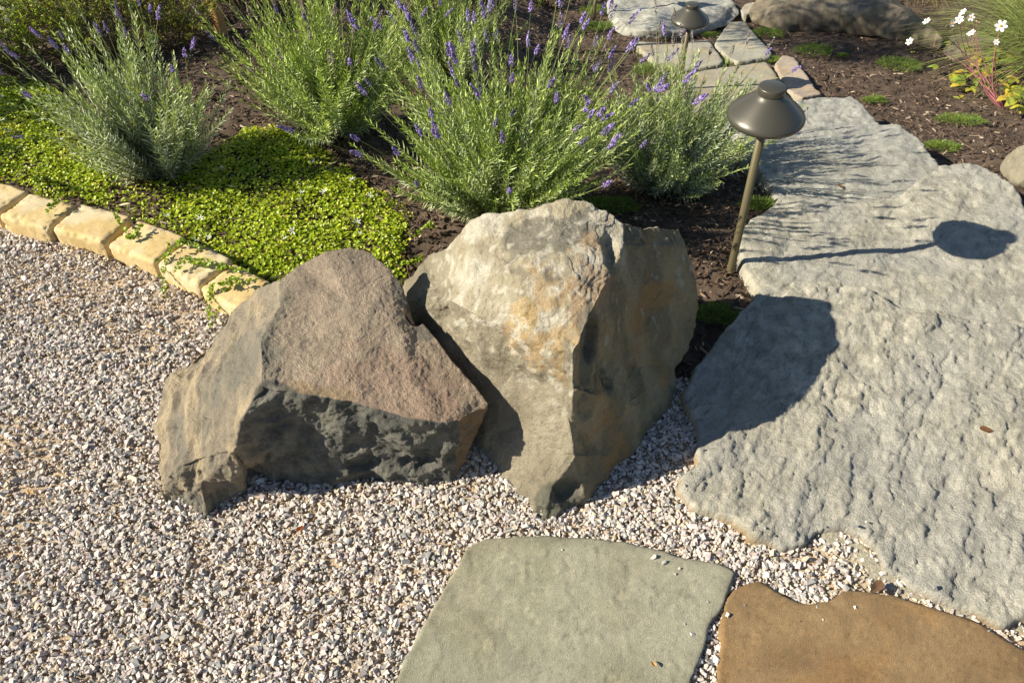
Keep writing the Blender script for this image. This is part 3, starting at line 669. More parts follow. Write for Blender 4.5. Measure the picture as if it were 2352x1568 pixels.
# flat-topped far rock behind the far path light
o = boulder("boulder", [(1391, 43, .02), (1417, 82, .0), (1450, 92, -.01), (1540, 92, -.01), (1623, 82, .0), (1656, 68, .01), (1706, 30, .04), (1690, 8, .07), (1640, -25, .09), (1540, -40, .09), (1430, -30, .08), (1392, 5, .07)],
            [(1420, 40, .075), (1460, 68, .06), (1550, 72, .06), (1630, 60, .06), (1550, 10, .09)], [[12, 13, 14, 15]], G(1550, -20, -.08), 0.03, 4, simple_disp(50, 0.8),
            simple_col(50, (0.34, 0.33, 0.28), (0.44, 0.43, 0.37), (0.27, 0.28, 0.28)), maxlen=0.16, zfun=lambda a, b, z: G(a, b, z), base_z=-1.2)
tag(o, "pale flat topped boulder behind the far path light", "boulder")
o = boulder("boulder", [(1712, 32, .06), (1730, 60, .0), (1796, 80, -.01), (1838, 78, -.01), (1895, 80, -.01), (1946, 82, -.01), (2010, 92, -.01), (2078, 100, -.01), (2156, 124, -.01), (2166, 100, .06), (2162, 78, .10), (2125, 48, .15), (2050, 2, .20), (1950, -30, .24), (1850, -50, .26), (1760, -30, .20)],
            [(1780, 30, .12), (1880, 25, .14), (1980, 35, .14), (2080, 58, .11)], [], G(1980, -60, 0.0), 0.08, 4, simple_disp(60, 0.7),
            simple_col(60, (0.18, 0.145, 0.10), (0.27, 0.225, 0.155), (0.15, 0.13, 0.10)), maxlen=0.16, zfun=lambda a, b, z: G(a, b, z), base_z=-1.2)
tag(o, "long low brown boulder bordering the back of the mulch bed", "boulder")
o = boulder("boulder", [(2292, 375, .03), (2300, 410, .0), (2330, 435, -.01), (2400, 450, -.01), (2480, 430, .0), (2520, 380, .08), (2470, 335, .14), (2390, 325, .15), (2330, 338, .12)],
            [(2370, 385, .10), (2430, 390, .10)], [], G(2420, 350, -.05), 0.04, 4, simple_disp(70, 0.6), simple_col(70, (0.28, 0.25, 0.18), (0.38, 0.34, 0.25)), maxlen=0.12, zfun=lambda a, b, z: G(a, b, z), base_z=-1.2)
tag(o, "rounded tan boulder cut off by the right edge beside the steps", "boulder")
o = boulder("boulder", [(2162, 120, .0), (2176, 148, -.01), (2230, 156, -.01), (2280, 150, .0), (2310, 130, .05), (2290, 90, .12), (2240, 72, .13), (2185, 80, .10)],
            [(2230, 115, .08)], [], G(2240, 80, -.05), 0.05, 3, simple_disp(75, 1.0), simple_col(75, (0.13, 0.11, 0.08), (0.20, 0.17, 0.12)), maxlen=0.16, zfun=lambda a, b, z: G(a, b, z), base_z=-1.2)
tag(o, "dark boulder half hidden behind the white flowered plant", "boulder")
o = boulder("boulder", [(-60, 50, .0), (-20, 66, -.01), (50, 62, -.01), (98, 40, .0), (92, 5, .08), (50, -20, .12), (-30, -20, .12)],
            [(30, 20, .08)], [], G(20, -10, -.03), 0.05, 3, simple_disp(78, 0.8), simple_col(78, (0.30, 0.29, 0.25), (0.38, 0.37, 0.32)), maxlen=0.14, zfun=lambda a, b, z: G(a, b, z), base_z=-1.2)
tag(o, "grey rock in the top left corner behind a twiggy shrub", "boulder")

# small dark rock wedged by the slab edge near the lavender
o = boulder("rock", [(1640, 300, .0), (1660, 330, -.01), (1700, 352, -.01), (1722, 345, .0), (1705, 310, .03), (1675, 285, .05), (1650, 280, .04)],
            [(1680, 315, .03)], [], G(1690, 300, -.03), 0.03, 3, simple_disp(82, 0.4), simple_col(82, (0.12, 0.12, 0.11), (0.2, 0.2, 0.18)), maxlen=0.07, zfun=lambda a, b, z: G(a, b, z), base_z=-1.2)
tag(o, "small dark rock wedged between lavender and grey steps", "rock")

# ------------------------------------------------------------------ edging blocks
def edging(ctr, ang, L=0.195, D=0.135, Ht=0.10, seed=1):
    nx, ny, nz = 34, 24, 16
    def face(nu, nv): 
        u, v = np.meshgrid(np.linspace(-1, 1, nu), np.linspace(-1, 1, nv)); return u.ravel(), v.ravel(), nu
    items = []
    for axis_, sgn in [(0, -1), (0, 1), (1, -1), (1, 1), (2, 1), (2, -1)]:
        nu, nv = {0: (ny, nz), 1: (nx, nz), 2: (nx, ny)}[axis_]
        u, v, k = face(nu, nv); o_ = np.full(len(u), float(sgn))
        c = {0: np.stack([o_, u, v], -1), 1: np.stack([u, o_, v], -1), 2: np.stack([u, v, o_], -1)}[axis_]
        f = (np.arange(nv-1)[:, None]*nu+np.arange(nu-1)[None, :]).ravel(); f = np.stack([f, f+1, f+nu+1, f+nu], -1)
        flip = (axis_ in (0, 2)) != (sgn > 0)
        if flip: f = f[:, ::-1]
        items.append((c, f, c))
    V, F, _ = cat_meshes(items)
    # weld
    key = np.round(V*1e5).astype(np.int64); _, idx, inv = np.unique(key, axis=0, return_index=True, return_inverse=True); V = V[idx]; F = inv.ravel()[F]
    hs = np.array([L, D, Ht])/2; W = V*hs; r = 0.014
    inner = np.clip(W, -(hs-r), hs-r); dv = W-inner; ln = np.linalg.norm(dv, axis=1)[:, None]; W = inner+np.where(ln > 1e-9, dv/(ln+1e-9)*np.minimum(ln, r), 0)
    nrm = V/np.linalg.norm(V, axis=1)[:, None]
    Ws = W+seed*0.37
    edge = sstep(0.012, 0.03, np.sort(np.abs(V), axis=1)[:, 1]*0.03)
    W = W+nrm*(fbm(Ws, 10, 3, seed)*0.0022+edge*-0.009*sstep(0.1, 0.5, fbm(Ws, 45, 3, seed+1))*0.6-0.0015*sstep(0.35, 0.6, fbm(Ws, 70, 2, seed+8))+fbm(Ws, 90, 2, seed)*0.0008)[:, None]
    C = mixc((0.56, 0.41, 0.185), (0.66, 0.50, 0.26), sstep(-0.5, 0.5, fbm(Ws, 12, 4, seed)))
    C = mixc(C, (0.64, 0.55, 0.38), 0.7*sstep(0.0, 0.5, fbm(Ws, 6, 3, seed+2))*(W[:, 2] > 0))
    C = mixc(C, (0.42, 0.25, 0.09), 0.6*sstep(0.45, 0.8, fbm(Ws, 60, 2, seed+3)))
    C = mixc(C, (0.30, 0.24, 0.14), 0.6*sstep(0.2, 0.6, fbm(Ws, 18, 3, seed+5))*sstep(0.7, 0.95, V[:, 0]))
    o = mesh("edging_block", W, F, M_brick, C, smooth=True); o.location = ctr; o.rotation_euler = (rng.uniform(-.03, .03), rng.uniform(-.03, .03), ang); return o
edge_px = [(-20, 452), (88, 487), (213, 514), (338, 556), (448, 604), (548, 662)]
ew = [P(a, b, 0.055) for a, b in edge_px]
labs = ["leftmost yellow edging block, cut off by the left edge", "yellow edging block second from the left with a chipped right corner", "yellow edging block third from the left, clear of leaves on top",
        "yellow edging block in the middle, partly overhung by creeping leaves", "yellow edging block crossed by leafy runners and their shadows", "yellow edging block touching the low brown boulder"]
for i, p in enumerate(ew):
    a = ew[max(0, i-1)]; b = ew[min(len(ew)-1, i+1)]; ang = math.atan2(b[1]-a[1], b[0]-a[0])
    d = np.linalg.norm((b-a)[:2])/(2 if 0 < i < len(ew)-1 else 1)
    tag(edging((p[0], p[1], 0.014), ang, L=min(0.225, d-0.010), seed=i+3), labs[i], "edging block", "yellow sandstone blocks edging the gravel")

# ------------------------------------------------------------------ path lights
def lathe(name, prof, seg, m, parent=None):
    prof = np.array(prof); a = np.arange(seg)*2*math.pi/seg; k = len(prof)
    V = np.stack([prof[:, 0][:, None]*np.cos(a), prof[:, 0][:, None]*np.sin(a), np.repeat(prof[:, 1][:, None], seg, 1)], -1).reshape(-1, 3)
    i = np.arange(k-1)[:, None]*seg; j = np.arange(seg)[None, :]; j2 = (j+1) % seg
    F = np.stack([i+j, i+j2, i+seg+j2, i+seg+j], -1).reshape(-1, 4)
    return mesh(name, V, F, m, None, smooth=True, parent=parent)
def path_light(base, label, s=1.0, lean=(0, 0)):
    r = empty("path_light", base); r.scale = (s, s, s); r.rotation_euler = (lean[0], lean[1], 0)
    dz = 0.085
    def up(pr): return [(x, z+dz) for x, z in pr]
    pr = up([(0.0, .505), (.032, .505), (.034, .5035), (.0365, .4995), (.044, .4935), (.062, .4790), (.079, .4645), (.088, .4565), (.0935, .4505), (.0962, .4445), (.0962, .4385), (.0935, .4335), (.088, .4322), (.083, .437), (.066, .452), (.045, .468), (.020, .478), (0.0, .480)])
    lathe("lamp_shade", pr, 96, M_lamp, r)
    pc = up([(0.0, .503), (.031, .503), (.0325, .506), (.0330, .510), (.0332, .5205), (.0326, .5225), (.0308, .5234), (0.0, .5236)])
    lathe("cap", pc, 64, M_lamp, r)
    lathe("lamp_holder", up([(0, .478), (.017, .478), (.017, .446), (.014, .440), (0, .440)]), 32, M_lamp, r)
    lathe("post", [(.0105, -.12), (.0112, -.10), (.0112, .530), (.0, .535)], 32, M_post, r)
    return tag(r, label, "path light", "bronze path lights beside the steps")
p1 = P(1678, 622, -0.0); path_light((p1[0], p1[1], -0.005), "nearest bronze path light casting its shadow on the grey slab", lean=(0, -0.03))
p2 = np.array([0.90, 3.935, -0.764]); path_light(tuple(p2), "bronze path light farther off, rising behind the lavender", s=1.0)
p3 = G(1364, 48, 0.0); path_light(tuple(p3), "bronze path light of which only the post shows, left of the pale flat topped boulder")
print('lamps', p1, p2, p3)

# ------------------------------------------------------------------ lavender
def whorls(tip, d, ln, n, c0, c1, sz):
    items = []; V = []; F = []; C = []; k = 0
    for i in range(n):
        t = i/(n-1); ctr = tip-d*ln*(1-t); cnt = rng.integers(5, 8); rad = sz*(0.5+0.9*math.sin(math.pi*min(1, 0.25+t*0.75)))
        for j in range(cnt):
            a = rng.random()*2*math.pi; ax = np.array([math.cos(a), math.sin(a), 0.0]); c = ctr+ax*rad+d*rng.normal()*0.0015
            s = sz*rng.uniform(0.5, 0.9)
            v = (ICO+rng.uniform(-.25, .25, ICO.shape))*s*np.array([.8, .8, 1.2]); V.append(v+c); F.append(ICOF+k); k += 12
            C.append(np.tile(np.array(c0)*(1-rng.random()*.8)+np.array(c1)*rng.random()*.8, (12, 1)))
    return np.vstack(V), np.vstack(F), np.vstack(C)
STK = []
def make_stalks():
    for kind in ('fresh', 'fresh', 'fresh', 'dry', 'dry', 'faded'):
        for rep in range(2):
            L = 0.12 if rep == 0 else 0.20; bend = rng.uniform(-.02, .02, 2); t = np.linspace(0, 1, 7)
            path = np.stack([bend[0]*t*t, bend[1]*t*t, L*t], -1)
            V, F, C = tubes([path], [np.linspace(.0010, .0007, 7)], [(0.20, 0.25, 0.08) if kind != 'dry' else (0.26, 0.24, 0.13)], 4)
            st = mesh("flower_stalk", V, F, M_stem, C); 
            d = path[-1]-path[-2]; d /= np.linalg.norm(d)
            c = {'fresh': ((.23, .16, .46), (.44, .34, .70)), 'dry': ((.26, .21, .19), (.40, .34, .33)), 'faded': ((.22, .17, .36), (.33, .28, .48))}[kind]
            hl = rng.uniform(.026, .042)
            V, F, C = whorls(path[-1]+d*hl*.6, d, hl, int(rng.integers(6, 9)), c[0], c[1],    .0039 if kind == 'fresh' else .0032)
            hd = mesh("flower_head", V, F, M_flower, C)
            STK.append((kind, st.data, hd.data)); bpy.data.objects.remove(st); bpy.data.objects.remove(hd)
make_stalks()
def lavender(base, label, nst, height, spread, tilt_dir, nflow, kinds, tone=0.0, seed=0, maxtilt=1.15, fl_tilt=0.9, lsc=1.0, flow_h=1.0):
    root = empty("lavender_plant", base); tag(root, label, "lavender", "lavender plants in the mulch bed")
    ncl = max(14, nst//9); caz = rng.random(ncl)*2*math.pi; cel = maxtilt*np.sqrt(rng.random(ncl)); ci = rng.integers(ncl, size=nst)
    az = caz[ci]+rng.normal(size=nst)*0.22; el = np.abs(cel[ci]+rng.normal(size=nst)*0.10)
    ln = height*(0.55+0.52*rng.random(nst))*(0.85+0.25*rng.random(ncl))[ci]*(1-0.12*(el/maxtilt)**2)
    d0 = np.stack([np.sin(el*1.15)*np.cos(az)*spread, np.sin(el*1.15)*np.sin(az)*spread, np.cos(el)+0.15], -1)
    d0 += np.array([tilt_dir[0], tilt_dir[1], 0]); d0 /= np.linalg.norm(d0, axis=1)[:, None]
    st = np.stack([0.045*np.cos(az)*np.sin(el), 0.045*np.sin(az)*np.sin(el), np.full(nst, -0.015)], -1)+rng.normal(size=(nst, 3))*0.020; st[:, 2] = -0.02
    K = 9; ts = np.linspace(0, 1, K)
    up = np.array([0, 0, 1.0]); bendv = rng.normal(size=(nst, 3))*0.10; bendv[:, 2] = 0.16*np.abs(np.sin(el))
    paths = st[:, None, :]+d0[:, None, :]*(ln[:, None]*ts)[:, :, None]+bendv[:, None, :]*(ln[:, None]*ts**2)[:, :, None]
    V, F, C = tubes([p for p in paths], [np.linspace(.0022, .0008, K)]*nst, [(0.16, 0.17, 0.085)]*nst, 4)
    mesh("stems", V, F, M_stem, C, parent=root)
    B, D, N, L, W, CC = [], [], [], [], [], []
    for i in range(nst):
        m = int(ln[i]/0.0098/lsc); t = np.linspace(0.16, 1.0, m)
        p = st[i]+d0[i]*(ln[i]*t)[:, None]+bendv[i]*(ln[i]*t*t)[:, None]
        tg = d0[i]+bendv[i]*2*t[:, None]; tg /= np.linalg.norm(tg, axis=1)[:, None]
        a = np.cross(tg, [0.3, 0.2, 0.93]); a /= np.linalg.norm(a, axis=1)[:, None]; b = np.cross(tg, a)
        ph = np.arange(m)*math.pi/2+rng.random(m)*.7
        o_ = a*np.cos(ph)[:, None]+b*np.sin(ph)[:, None]
        for sg in (1, -1):
            ang = (1.05-0.5*t**3)+rng.normal(size=m)*0.2
            dd = tg*np.cos(ang)[:, None]+o_*sg*np.sin(ang)[:, None]
            B.append(p); D.append(dd); N.append(tg+rng.normal(size=(m, 3))*.25); lsz = (0.029+0.012*rng.random(m))*(1-0.45*t**6)*lsc*(0.6+0.4*np.sin(np.pi*np.clip(t, .15, .85)))
            L.append(lsz); W.append((0.0036+0.0012*rng.random(m))*lsc**.5)
            g = np.clip(t*1.1-0.35+0.35*rng.random(m)+tone+0.15*rng.normal(), 0, 1)
            dead = (t < 0.35) & (rng.random(m) < 0.3)
            c = mixc((0.46, 0.50, 0.40), (0.38, 0.48, 0.10), g)*rng.uniform(.6, 1.2, (m, 1)); c[dead] = (0.30, 0.25, 0.10); CC.append(c)
    V, F, C = blades(np.vstack(B), np.vstack(D), np.vstack(N), np.concatenate(L), np.concatenate(W), 0.18, np.vstack(CC))
    mesh("foliage", V, F, M_leaf, C, parent=root)
    order = np.argsort(-ln*(0.6+0.8*rng.random(nst))*(el < fl_tilt)); k = 0
    for i in order[:nflow]:
        kd = kinds[k % len(kinds)]; k += 1; opts = [s for s in STK if s[0] == kd]; _, sm, hm = opts[rng.integers(len(opts))]
        tip = paths[i][-1]-d0[i]*0.02; tg = paths[i][-1]-paths[i][-2]; tg /= np.linalg.norm(tg)
        tg = tg+rng.normal(size=3)*0.12; 
        so_ = bpy.data.objects.new("flower_stalk", sm); COL.objects.link(so_); so_.parent = root; so_.location = tip
        so_.rotation_euler = Vector(tg).to_track_quat('Z', 'Y').to_euler(); sc = rng.uniform(0.75, 1.15); so_.scale = (1, 1, sc*flow_h)
        ho = bpy.data.objects.new("flower_head", hm); COL.objects.link(ho); ho.parent = so_
    return root
lavender(G(375, 400), "lone lavender on the left rising from the bright green ground cover", 200, 0.47, 1.0, (-0.05, 0.0), 34, ['fresh', 'fresh', 'faded'], tone=-0.3, maxtilt=0.66)
lavender(G(765, 300), "lavender with many faded flower spikes left of the largest one", 310, 0.50, 1.0, (-0.05, 0), 85, ['dry', 'dry', 'faded', 'dry', 'fresh', 'dry'], tone=0.2, maxtilt=0.95, flow_h=1.2)
lavender(G(1150, 480), "largest lavender with purple spikes directly behind the tall boulder", 480, 0.52, 0.98, (-0.06, 0), 110, ['fresh', 'faded', 'fresh'], tone=0.08, maxtilt=1.0, fl_tilt=1.2, flow_h=1.1)
lavender(G(1520, 420), "silvery lavender overhanging the ground by the two path lights", 320, 0.42, 0.95, (-0.02, 0), 30, ['fresh', 'dry', 'dry'], tone=-0.22, maxtilt=1.0)
lavender(G(1040, 190), "lavender half hidden behind the largest one at the back", 170, 0.48, 1.05, (0, 0), 45, ['dry', 'fresh', 'dry'], tone=0.12, maxtilt=1.0, flow_h=1.2)

# ------------------------------------------------------------------ creeping ground cover
GC = [(-500, 60), (-100, 150), (60, 185), (140, 200), (190, 300), (250, 360), (330, 395), (430, 385), (500, 330), (560, 300), (650, 285), (720, 320), (780, 375), (860, 430), (930, 470), (950, 520), (930, 590), (905, 640),
      (850, 700), (700, 690), (610, 652), (520, 640), (455, 578), (380, 530), (290, 497), (180, 468), (60, 440), (-100, 420), (-500, 380)]
gcp = world_poly(GC)
holes = [(G(330, 455), 0.13, 0.75), (G(375, 405), 0.07, 0.8), (G(500, 330), 0.05, 0.6), (G(260, 430), 0.06, .3)]
def gc_dens(q):
    d, _ = poly_sdf(q, gcp); q3 = np.column_stack([q, np.zeros(len(q))])
    k = sstep(-0.02, 0.05, d+fbm(q3, 10, 3, 61)*0.05)
    for c, r, s in holes: k = k*(1-s*sstep(1.3, 0.6, np.hypot(q[:, 0]-c[0], q[:, 1]-c[1])/r+fbm(q3, 12, 3, 62)*.4))
    return k*(0.45+0.55*sstep(-0.5, 0.05, fbm(q3, 7, 4, 63)))
def mat_h(q):
    q3 = np.column_stack([q, np.zeros(len(q))]); d, _ = poly_sdf(q, gcp)
    return (0.020+0.014*fbm(q3, 6, 3, 64)+0.006*fbm(q3, 25, 2, 65))*sstep(-0.03, 0.08, d)
def round_leaves(Pc, size, tilt, C):
    n = len(Pc); k = 7; a = np.arange(k)*2*math.pi/k; rr = np.array([1.0, .95, .9, 1, 1, .9, .95])
    ring = np.stack([np.cos(a)*rr, np.sin(a)*rr*0.85, np.full(k, 0.18)], -1); ring = np.vstack([[0, 0, 0], ring])
    V = ring[None]*size[:, None, None]; V = np.einsum('nij,nkj->nki', rot_mats(n, tilt=tilt), V)+Pc[:, None, :]
    F = np.array([(0, i, i % k+1) for i in range(1, k+1)]); F = (np.arange(n)[:, None, None]*(k+1)+F[None]).reshape(-1, 3)
    return V.reshape(-1, 3), F, np.repeat(C, k+1, 0)
q = scatter(210000, (-2.6, -0.1, 1.6, 4.0), None, [], gc_dens)
n = len(q); z = terr(q[:, 0], q[:, 1])+mat_h(q)*(0.35+0.75*rng.random(n))+0.002
g = rng.random(n); q3 = np.column_stack([q, z])
C = mixc((0.24, 0.34, 0.016), (0.49, 0.54, 0.035), g); C = mixc(C, (0.58, 0.57, 0.06), sstep(0.1, 0.7, fbm(q3, 7, 3, 66))*0.7); C[rng.random(n) < 0.012] = (0.42, 0.25, 0.08)
V, F, C = round_leaves(q3, rng.uniform(.0034, .0066, n), 0.95, C)
# runners spilling over the blocks
RUN = []
for a, b, k in [((420, 545), (372, 590), 1), ((480, 600), (400, 625), 1), ((500, 610), (425, 600), 1), ((560, 640), (505, 665), 1), ((590, 640), (530, 640), 1), ((330, 515), (300, 545), 1), ((530, 640), (480, 690), 1), ((400, 560), (378, 650), 1), ((500, 640), (478, 700), 1),
                ((250, 480), (282, 530), 1), ((920, 560), (965, 545), 1), ((940, 520), (985, 500), 1), ((460, 570), (410, 560), 1), ((130, 470), (108, 492), 1), ((560, 620), (495, 615), 1)]:
    pa, pb = P(*a, .085), P(*b, .078)
    if b[1] > 645 or a[0] > 900: pb[2] = 0.02
    if a[0] > 900: pa[2] = 0.03
    for r in range(1):
        t = np.linspace(0, 1, 24)[:, None]; mid = rng.normal(size=3)*0.02; mid[2] = abs(mid[2])*.3
        RUN.append(pa+(pb-pa)*t+mid*np.sin(np.pi*t)+rng.normal(size=3)*np.array([.012, .012, 0]))
rp = np.vstack(RUN); rp = np.repeat(rp, 2, 0)+rng.normal(size=(len(rp)*2, 3))*np.array([.004, .004, .003]); n2 = len(rp)
V2, F2, C2 = round_leaves(rp, rng.uniform(.0042, .0066, n2), 0.9, mixc((0.18, 0.28, 0.02), (0.33, 0.40, 0.035), rng.random(n2)))
tv, tf, tc = tubes(RUN, [np.full(24, .0007)]*len(RUN), [(0.22, 0.20, 0.05)]*len(RUN), 3)
gc = mesh("ground_cover", np.vstack([V, V2, tv]), [np.vstack([F, F2+len(V)]), tf+len(V)+len(V2)], M_cover, np.vstack([C, C2, tc]))
tag(gc, "bright yellow green creeping ground cover with tiny round leaves spilling over the edging", "ground cover", kind="stuff")
# tiny white star flowers in the ground cover
def star(n=5, r=.0115):
    V = [(0, 0, 0)]; F = []
    for i in range(n):
        a = (i-(n-1)/2)*0.95; i0 = len(V)
        for rr, aa in ((.55, -.22), (1.0, -.07), (1.0, .07), (.55, .22)): V.append((r*rr*math.cos(a+aa), r*rr*math.sin(a+aa), r*.25*rr))
        F.append((0, i0, i0+1, i0+2)); F.append((0, i0+2, i0+3, i0+3))
    Fq = np.array([f for f in F if len(set(f)) == 4]); Ft = np.array([(f[0], f[1], f[2]) for f in F if len(set(f)) == 3])
    return np.array(V), Fq, Ft
sv, sq, st_ = star()
fo = mesh("flower", sv, [sq, st_], M_flower, np.tile((0.85, 0.86, 0.88), (len(sv), 1)), parent=gc); fm = fo.data
qf = scatter(260, (-2.3, -0.35, 1.85, 3.2), None, [], lambda q: gc_dens(q)*0.6)[:70]
for i, (x, y) in enumerate(qf):
    o = fo if i == 0 else bpy.data.objects.new("flower", fm)
    if i: COL.objects.link(o); o.parent = gc
    o.location = (x, y, float(terr(x, y))+0.038+rng.random()*.01); o.rotation_euler = (rng.uniform(-.6, .3), rng.uniform(-.5, .5), rng.random()*6.3); o.scale = [rng.uniform(.8, 1.25)]*3

# ------------------------------------------------------------------ low cushions of thyme
def cushion(px, py, r, h, label, c0=(0.10, 0.185, 0.035), c1=(0.21, 0.30, 0.055), yel=0.15, n=1600, mixg=0, zf=None):
    b = G(px, py, 0.0, zf); h = h*1.35
    a = rng.random(n)*2*math.pi; rr = r*np.sqrt(rng.random(n))*(1+0.25*fbm(np.column_stack([np.cos(a)*1.5, np.sin(a)*1.5, np.full(n, px*.01)]), 1.3, 2, 3))
    x = rr*np.cos(a); y = rr*np.sin(a)*0.75; 
    lx = np.column_stack([x+px, y, np.zeros(n)]); hh = h*np.sqrt(np.clip(1-(rr/(r*1.2))**2, 0.02, 1))*(0.6+0.5*fbm(lx, 30, 2, 2))
    zz = terr(b[0]+x, b[1]+y)-terr(b[0], b[1])
    Pp = np.column_stack([x, y, zz+np.maximum(hh, 0)*(.5+.5*rng.random(n))])
    D = np.column_stack([x/r*1.0, y/r*1.0, 0.6*np.ones(n)])+rng.normal(size=(n, 3))*0.45
    C = mixc(c0, c1, rng.random(n)); C[rng.random(n) < yel] = (0.34, 0.33, 0.08)
    V, F, C = blades(Pp, D, rand_unit(n), rng.uniform(.008, .016, n)*(1+r), rng.uniform(.0022, .0038, n)*(1+r), 0.1, C, seg=1)
    o = mesh("creeping_thyme", V, F, M_green, C); o.location = b
    return tag(o, label, "thyme", "low green thyme cushions")
for a in [(1868, 125, .115, .07, "bright green thyme cushion in front of the long boulder"), (2063, 155, .135, .055, "yellowing thyme cushion in the middle of the mulch bed"),
          (2006, 236, .06, .04, "small thyme cushion by the corner of the smallest grey slab"), (2204, 281, .11, .035, "flat olive thyme cushion nearest the white flowered plant"),
          (2162, 342, .075, .035, "dark thyme cushion against the edge of the streaked slab"), (1762, 82, .10, .045, "shaded thyme cushion beside the shaded flagstone"),
          (1673, 145, .08, .025, "thyme tuft in the joint between three flagstones"), (1768, 140, .07, .025, "thyme tuft between the large tan and the pinkish flagstone"),
          (1636, 86, .07, .03, "thyme tuft between flagstone and pale flat topped boulder"), (1374, 68, .12, .05, "thyme cushion left of the pale flat topped boulder"),
          (1510, 168, .16, .05, "thyme cushion between lavender and the path flagstones"), (1690, 352, .09, .05, "mossy thyme mound beside the silvery lavender"),
          (1400, 478, .10, .03, "thyme patch just behind the tall boulder"), (1745, 480, .07, .035, "shaded thyme tuft left of the step edges"), (1648, 722, .055, .012, "sparse shaded thyme between the tall boulder and slab"),
          (1370, 30, .13, .05, "thyme cushion at the foot of the farthest path light"), (1935, 130, .03, .02, "tiniest sprig of thyme in the mulch bed")]:
    cushion(a[0], a[1], a[2], a[3], a[4], n=int(900+a[2]*12000))

# ------------------------------------------------------------------ wooden stake
b = G(510, 78); top = b+np.array([-0.10, 0.22, 0.62])
t = np.linspace(-.15, 1, 12)[:, None]; path = b+(top-b)*t
V, F, C = tubes([path], [np.full(12, .027)], [(0.50, 0.28, 0.10)], 14)
C = mixc(C, (0.32, 0.17, 0.06), sstep(-.2, .5, fbm(V*np.array([6, 6, 1]), 8, 3, 4)))
tag(mesh("wooden_stake", V, F, M_wood, C, smooth=True), "leaning orange brown wooden stake behind the lavender", "stake")

# ------------------------------------------------------------------ twiggy shrubs at the back
def shrub(base, label, n, h, spread, leafc, dens=26, lsz=.014, twig=(0.14, 0.09, 0.05), cat="shrub", lean=(0, 0), name="twiggy_shrub", group="shrubs at the back of the bed"):
    root = empty(name, base); tag(root, label, cat, group); paths = []; rad = []
    for i in range(n):
        a = rng.random()*2*math.pi; e = rng.random()**.6*0.8*spread; L = h*rng.uniform(.6, 1.05)
        d = np.array([math.sin(e)*math.cos(a)+lean[0], math.sin(e)*math.sin(a)+lean[1], math.cos(e)]); bd = rng.normal(size=3)*.15
        t = np.linspace(0, 1, 9)[:, None]; p = np.array([math.cos(a), math.sin(a), 0])*.02+d*L*t+bd*L*t*t; p[0, 2] = -.02; paths.append(p); rad.append(np.linspace(.003, .001, 9))
        for s in range(5):
            k = rng.integers(2, 8); d2 = d+rng.normal(size=3)*.55; L2 = L*rng.uniform(.2, .42); t2 = np.linspace(0, 1, 6)[:, None]
            paths.append(p[k]+d2*L2*t2+rng.normal(size=3)*.1*L2*t2*t2); rad.append(np.linspace(.0014, .0006, 6))
    V, F, C = tubes(paths, rad, [twig]*len(paths), 4); mesh("branches", V, F, M_stem, C, parent=root)
    B = []; D = []
    for p in paths:
        m = dens; t = rng.random(m)**.7; idx = t*(len(p)-1); i0 = np.floor(idx).astype(int).clip(0, len(p)-2); fr = (idx-i0)[:, None]
        B.append(p[i0]*(1-fr)+p[i0+1]*fr); D.append((p[-1]-p[0])[None]/np.linalg.norm(p[-1]-p[0])+rng.normal(size=(m, 3))*.7)
    B = np.vstack(B); D = np.vstack(D); m = len(B); pal = np.array(leafc); C = pal[rng.integers(len(pal), size=m)]*rng.uniform(.7, 1.2, (m, 1))
    V, F, C = blades(B, D, rand_unit(m), rng.uniform(.6, 1.3, m)*lsz, rng.uniform(.22, .4, m)*lsz, .15, C)
    mesh("foliage", V, F, M_green, C, parent=root); return root
OL = [(0.32, 0.38, 0.07), (0.24, 0.32, 0.06), (0.40, 0.38, 0.10), (0.28, 0.19, 0.07), (0.20, 0.28, 0.05), (0.30, 0.38, 0.07)]
YG = [(0.36, 0.48, 0.07), (0.46, 0.54, 0.09), (0.28, 0.38, 0.06), (0.38, 0.36, 0.10)]
shrub(G(250, 125), "open twiggy shrub with rusty and olive leaves behind the left lavender", 26, .48, 1.0, OL, 24)
shrub(G(40, 165), "bright green feathery plant by the left edge", 20, .42, .8, YG, 26, .016)
shrub(G(110, 60), "yellow green bush behind the grey rock corner", 26, .45, 1.0, YG, 30, .016)
shrub(G(345, 60), "dry brown and olive shrub left of the wooden stake", 26, .46, 1.0, OL+[(0.25, .16, .08)], 22)
shrub(G(200, 5), "pale green clump at the top left of the bed", 24, .40, .9, YG, 30, .018)
shrub(G(560, 20), "dark leafy shrub right of the wooden stake", 22, .34, 1.0, [(0.07, .11, .03), (.12, .15, .04), (.2, .14, .06)], 28, .018)
shrub(G(960, 25), "low olive shrub behind the faded lavender", 24, .30, 1.2, OL, 30, .016)
shrub(G(1260, 15), "low green groundcover shrub left of the farthest path light", 26, .26, 1.4, [(.09, .14, .03), (.15, .2, .05), (.22, .22, .08)], 34, .015)
shrub(G(405, 110), "rusty leaved low plant at the foot of the wooden stake", 20, .30, 1.2, OL+[(.30, .2, .08)], 26, .016)
shrub(G(150, 130), "yellow green sprawling plant between two twiggy shrubs", 22, .36, 1.1, YG, 26, .016)
shrub(G(640, -20), "pale green shrub at the top edge behind the faded lavender", 26, .42, 1.0, YG, 34, .018)
shrub(G(1090, -10), "yellowish mounded plant at the top edge near the centre", 26, .34, 1.2, YG, 34, .017)
tb = G(722, -75); root = empty("unseen_shade_tree", tb); tag(root, "unseen young tree beyond the top edge, added to dapple the far boulder and path", "tree")  # out of view, added to throw dappled shade on the long boulder and path
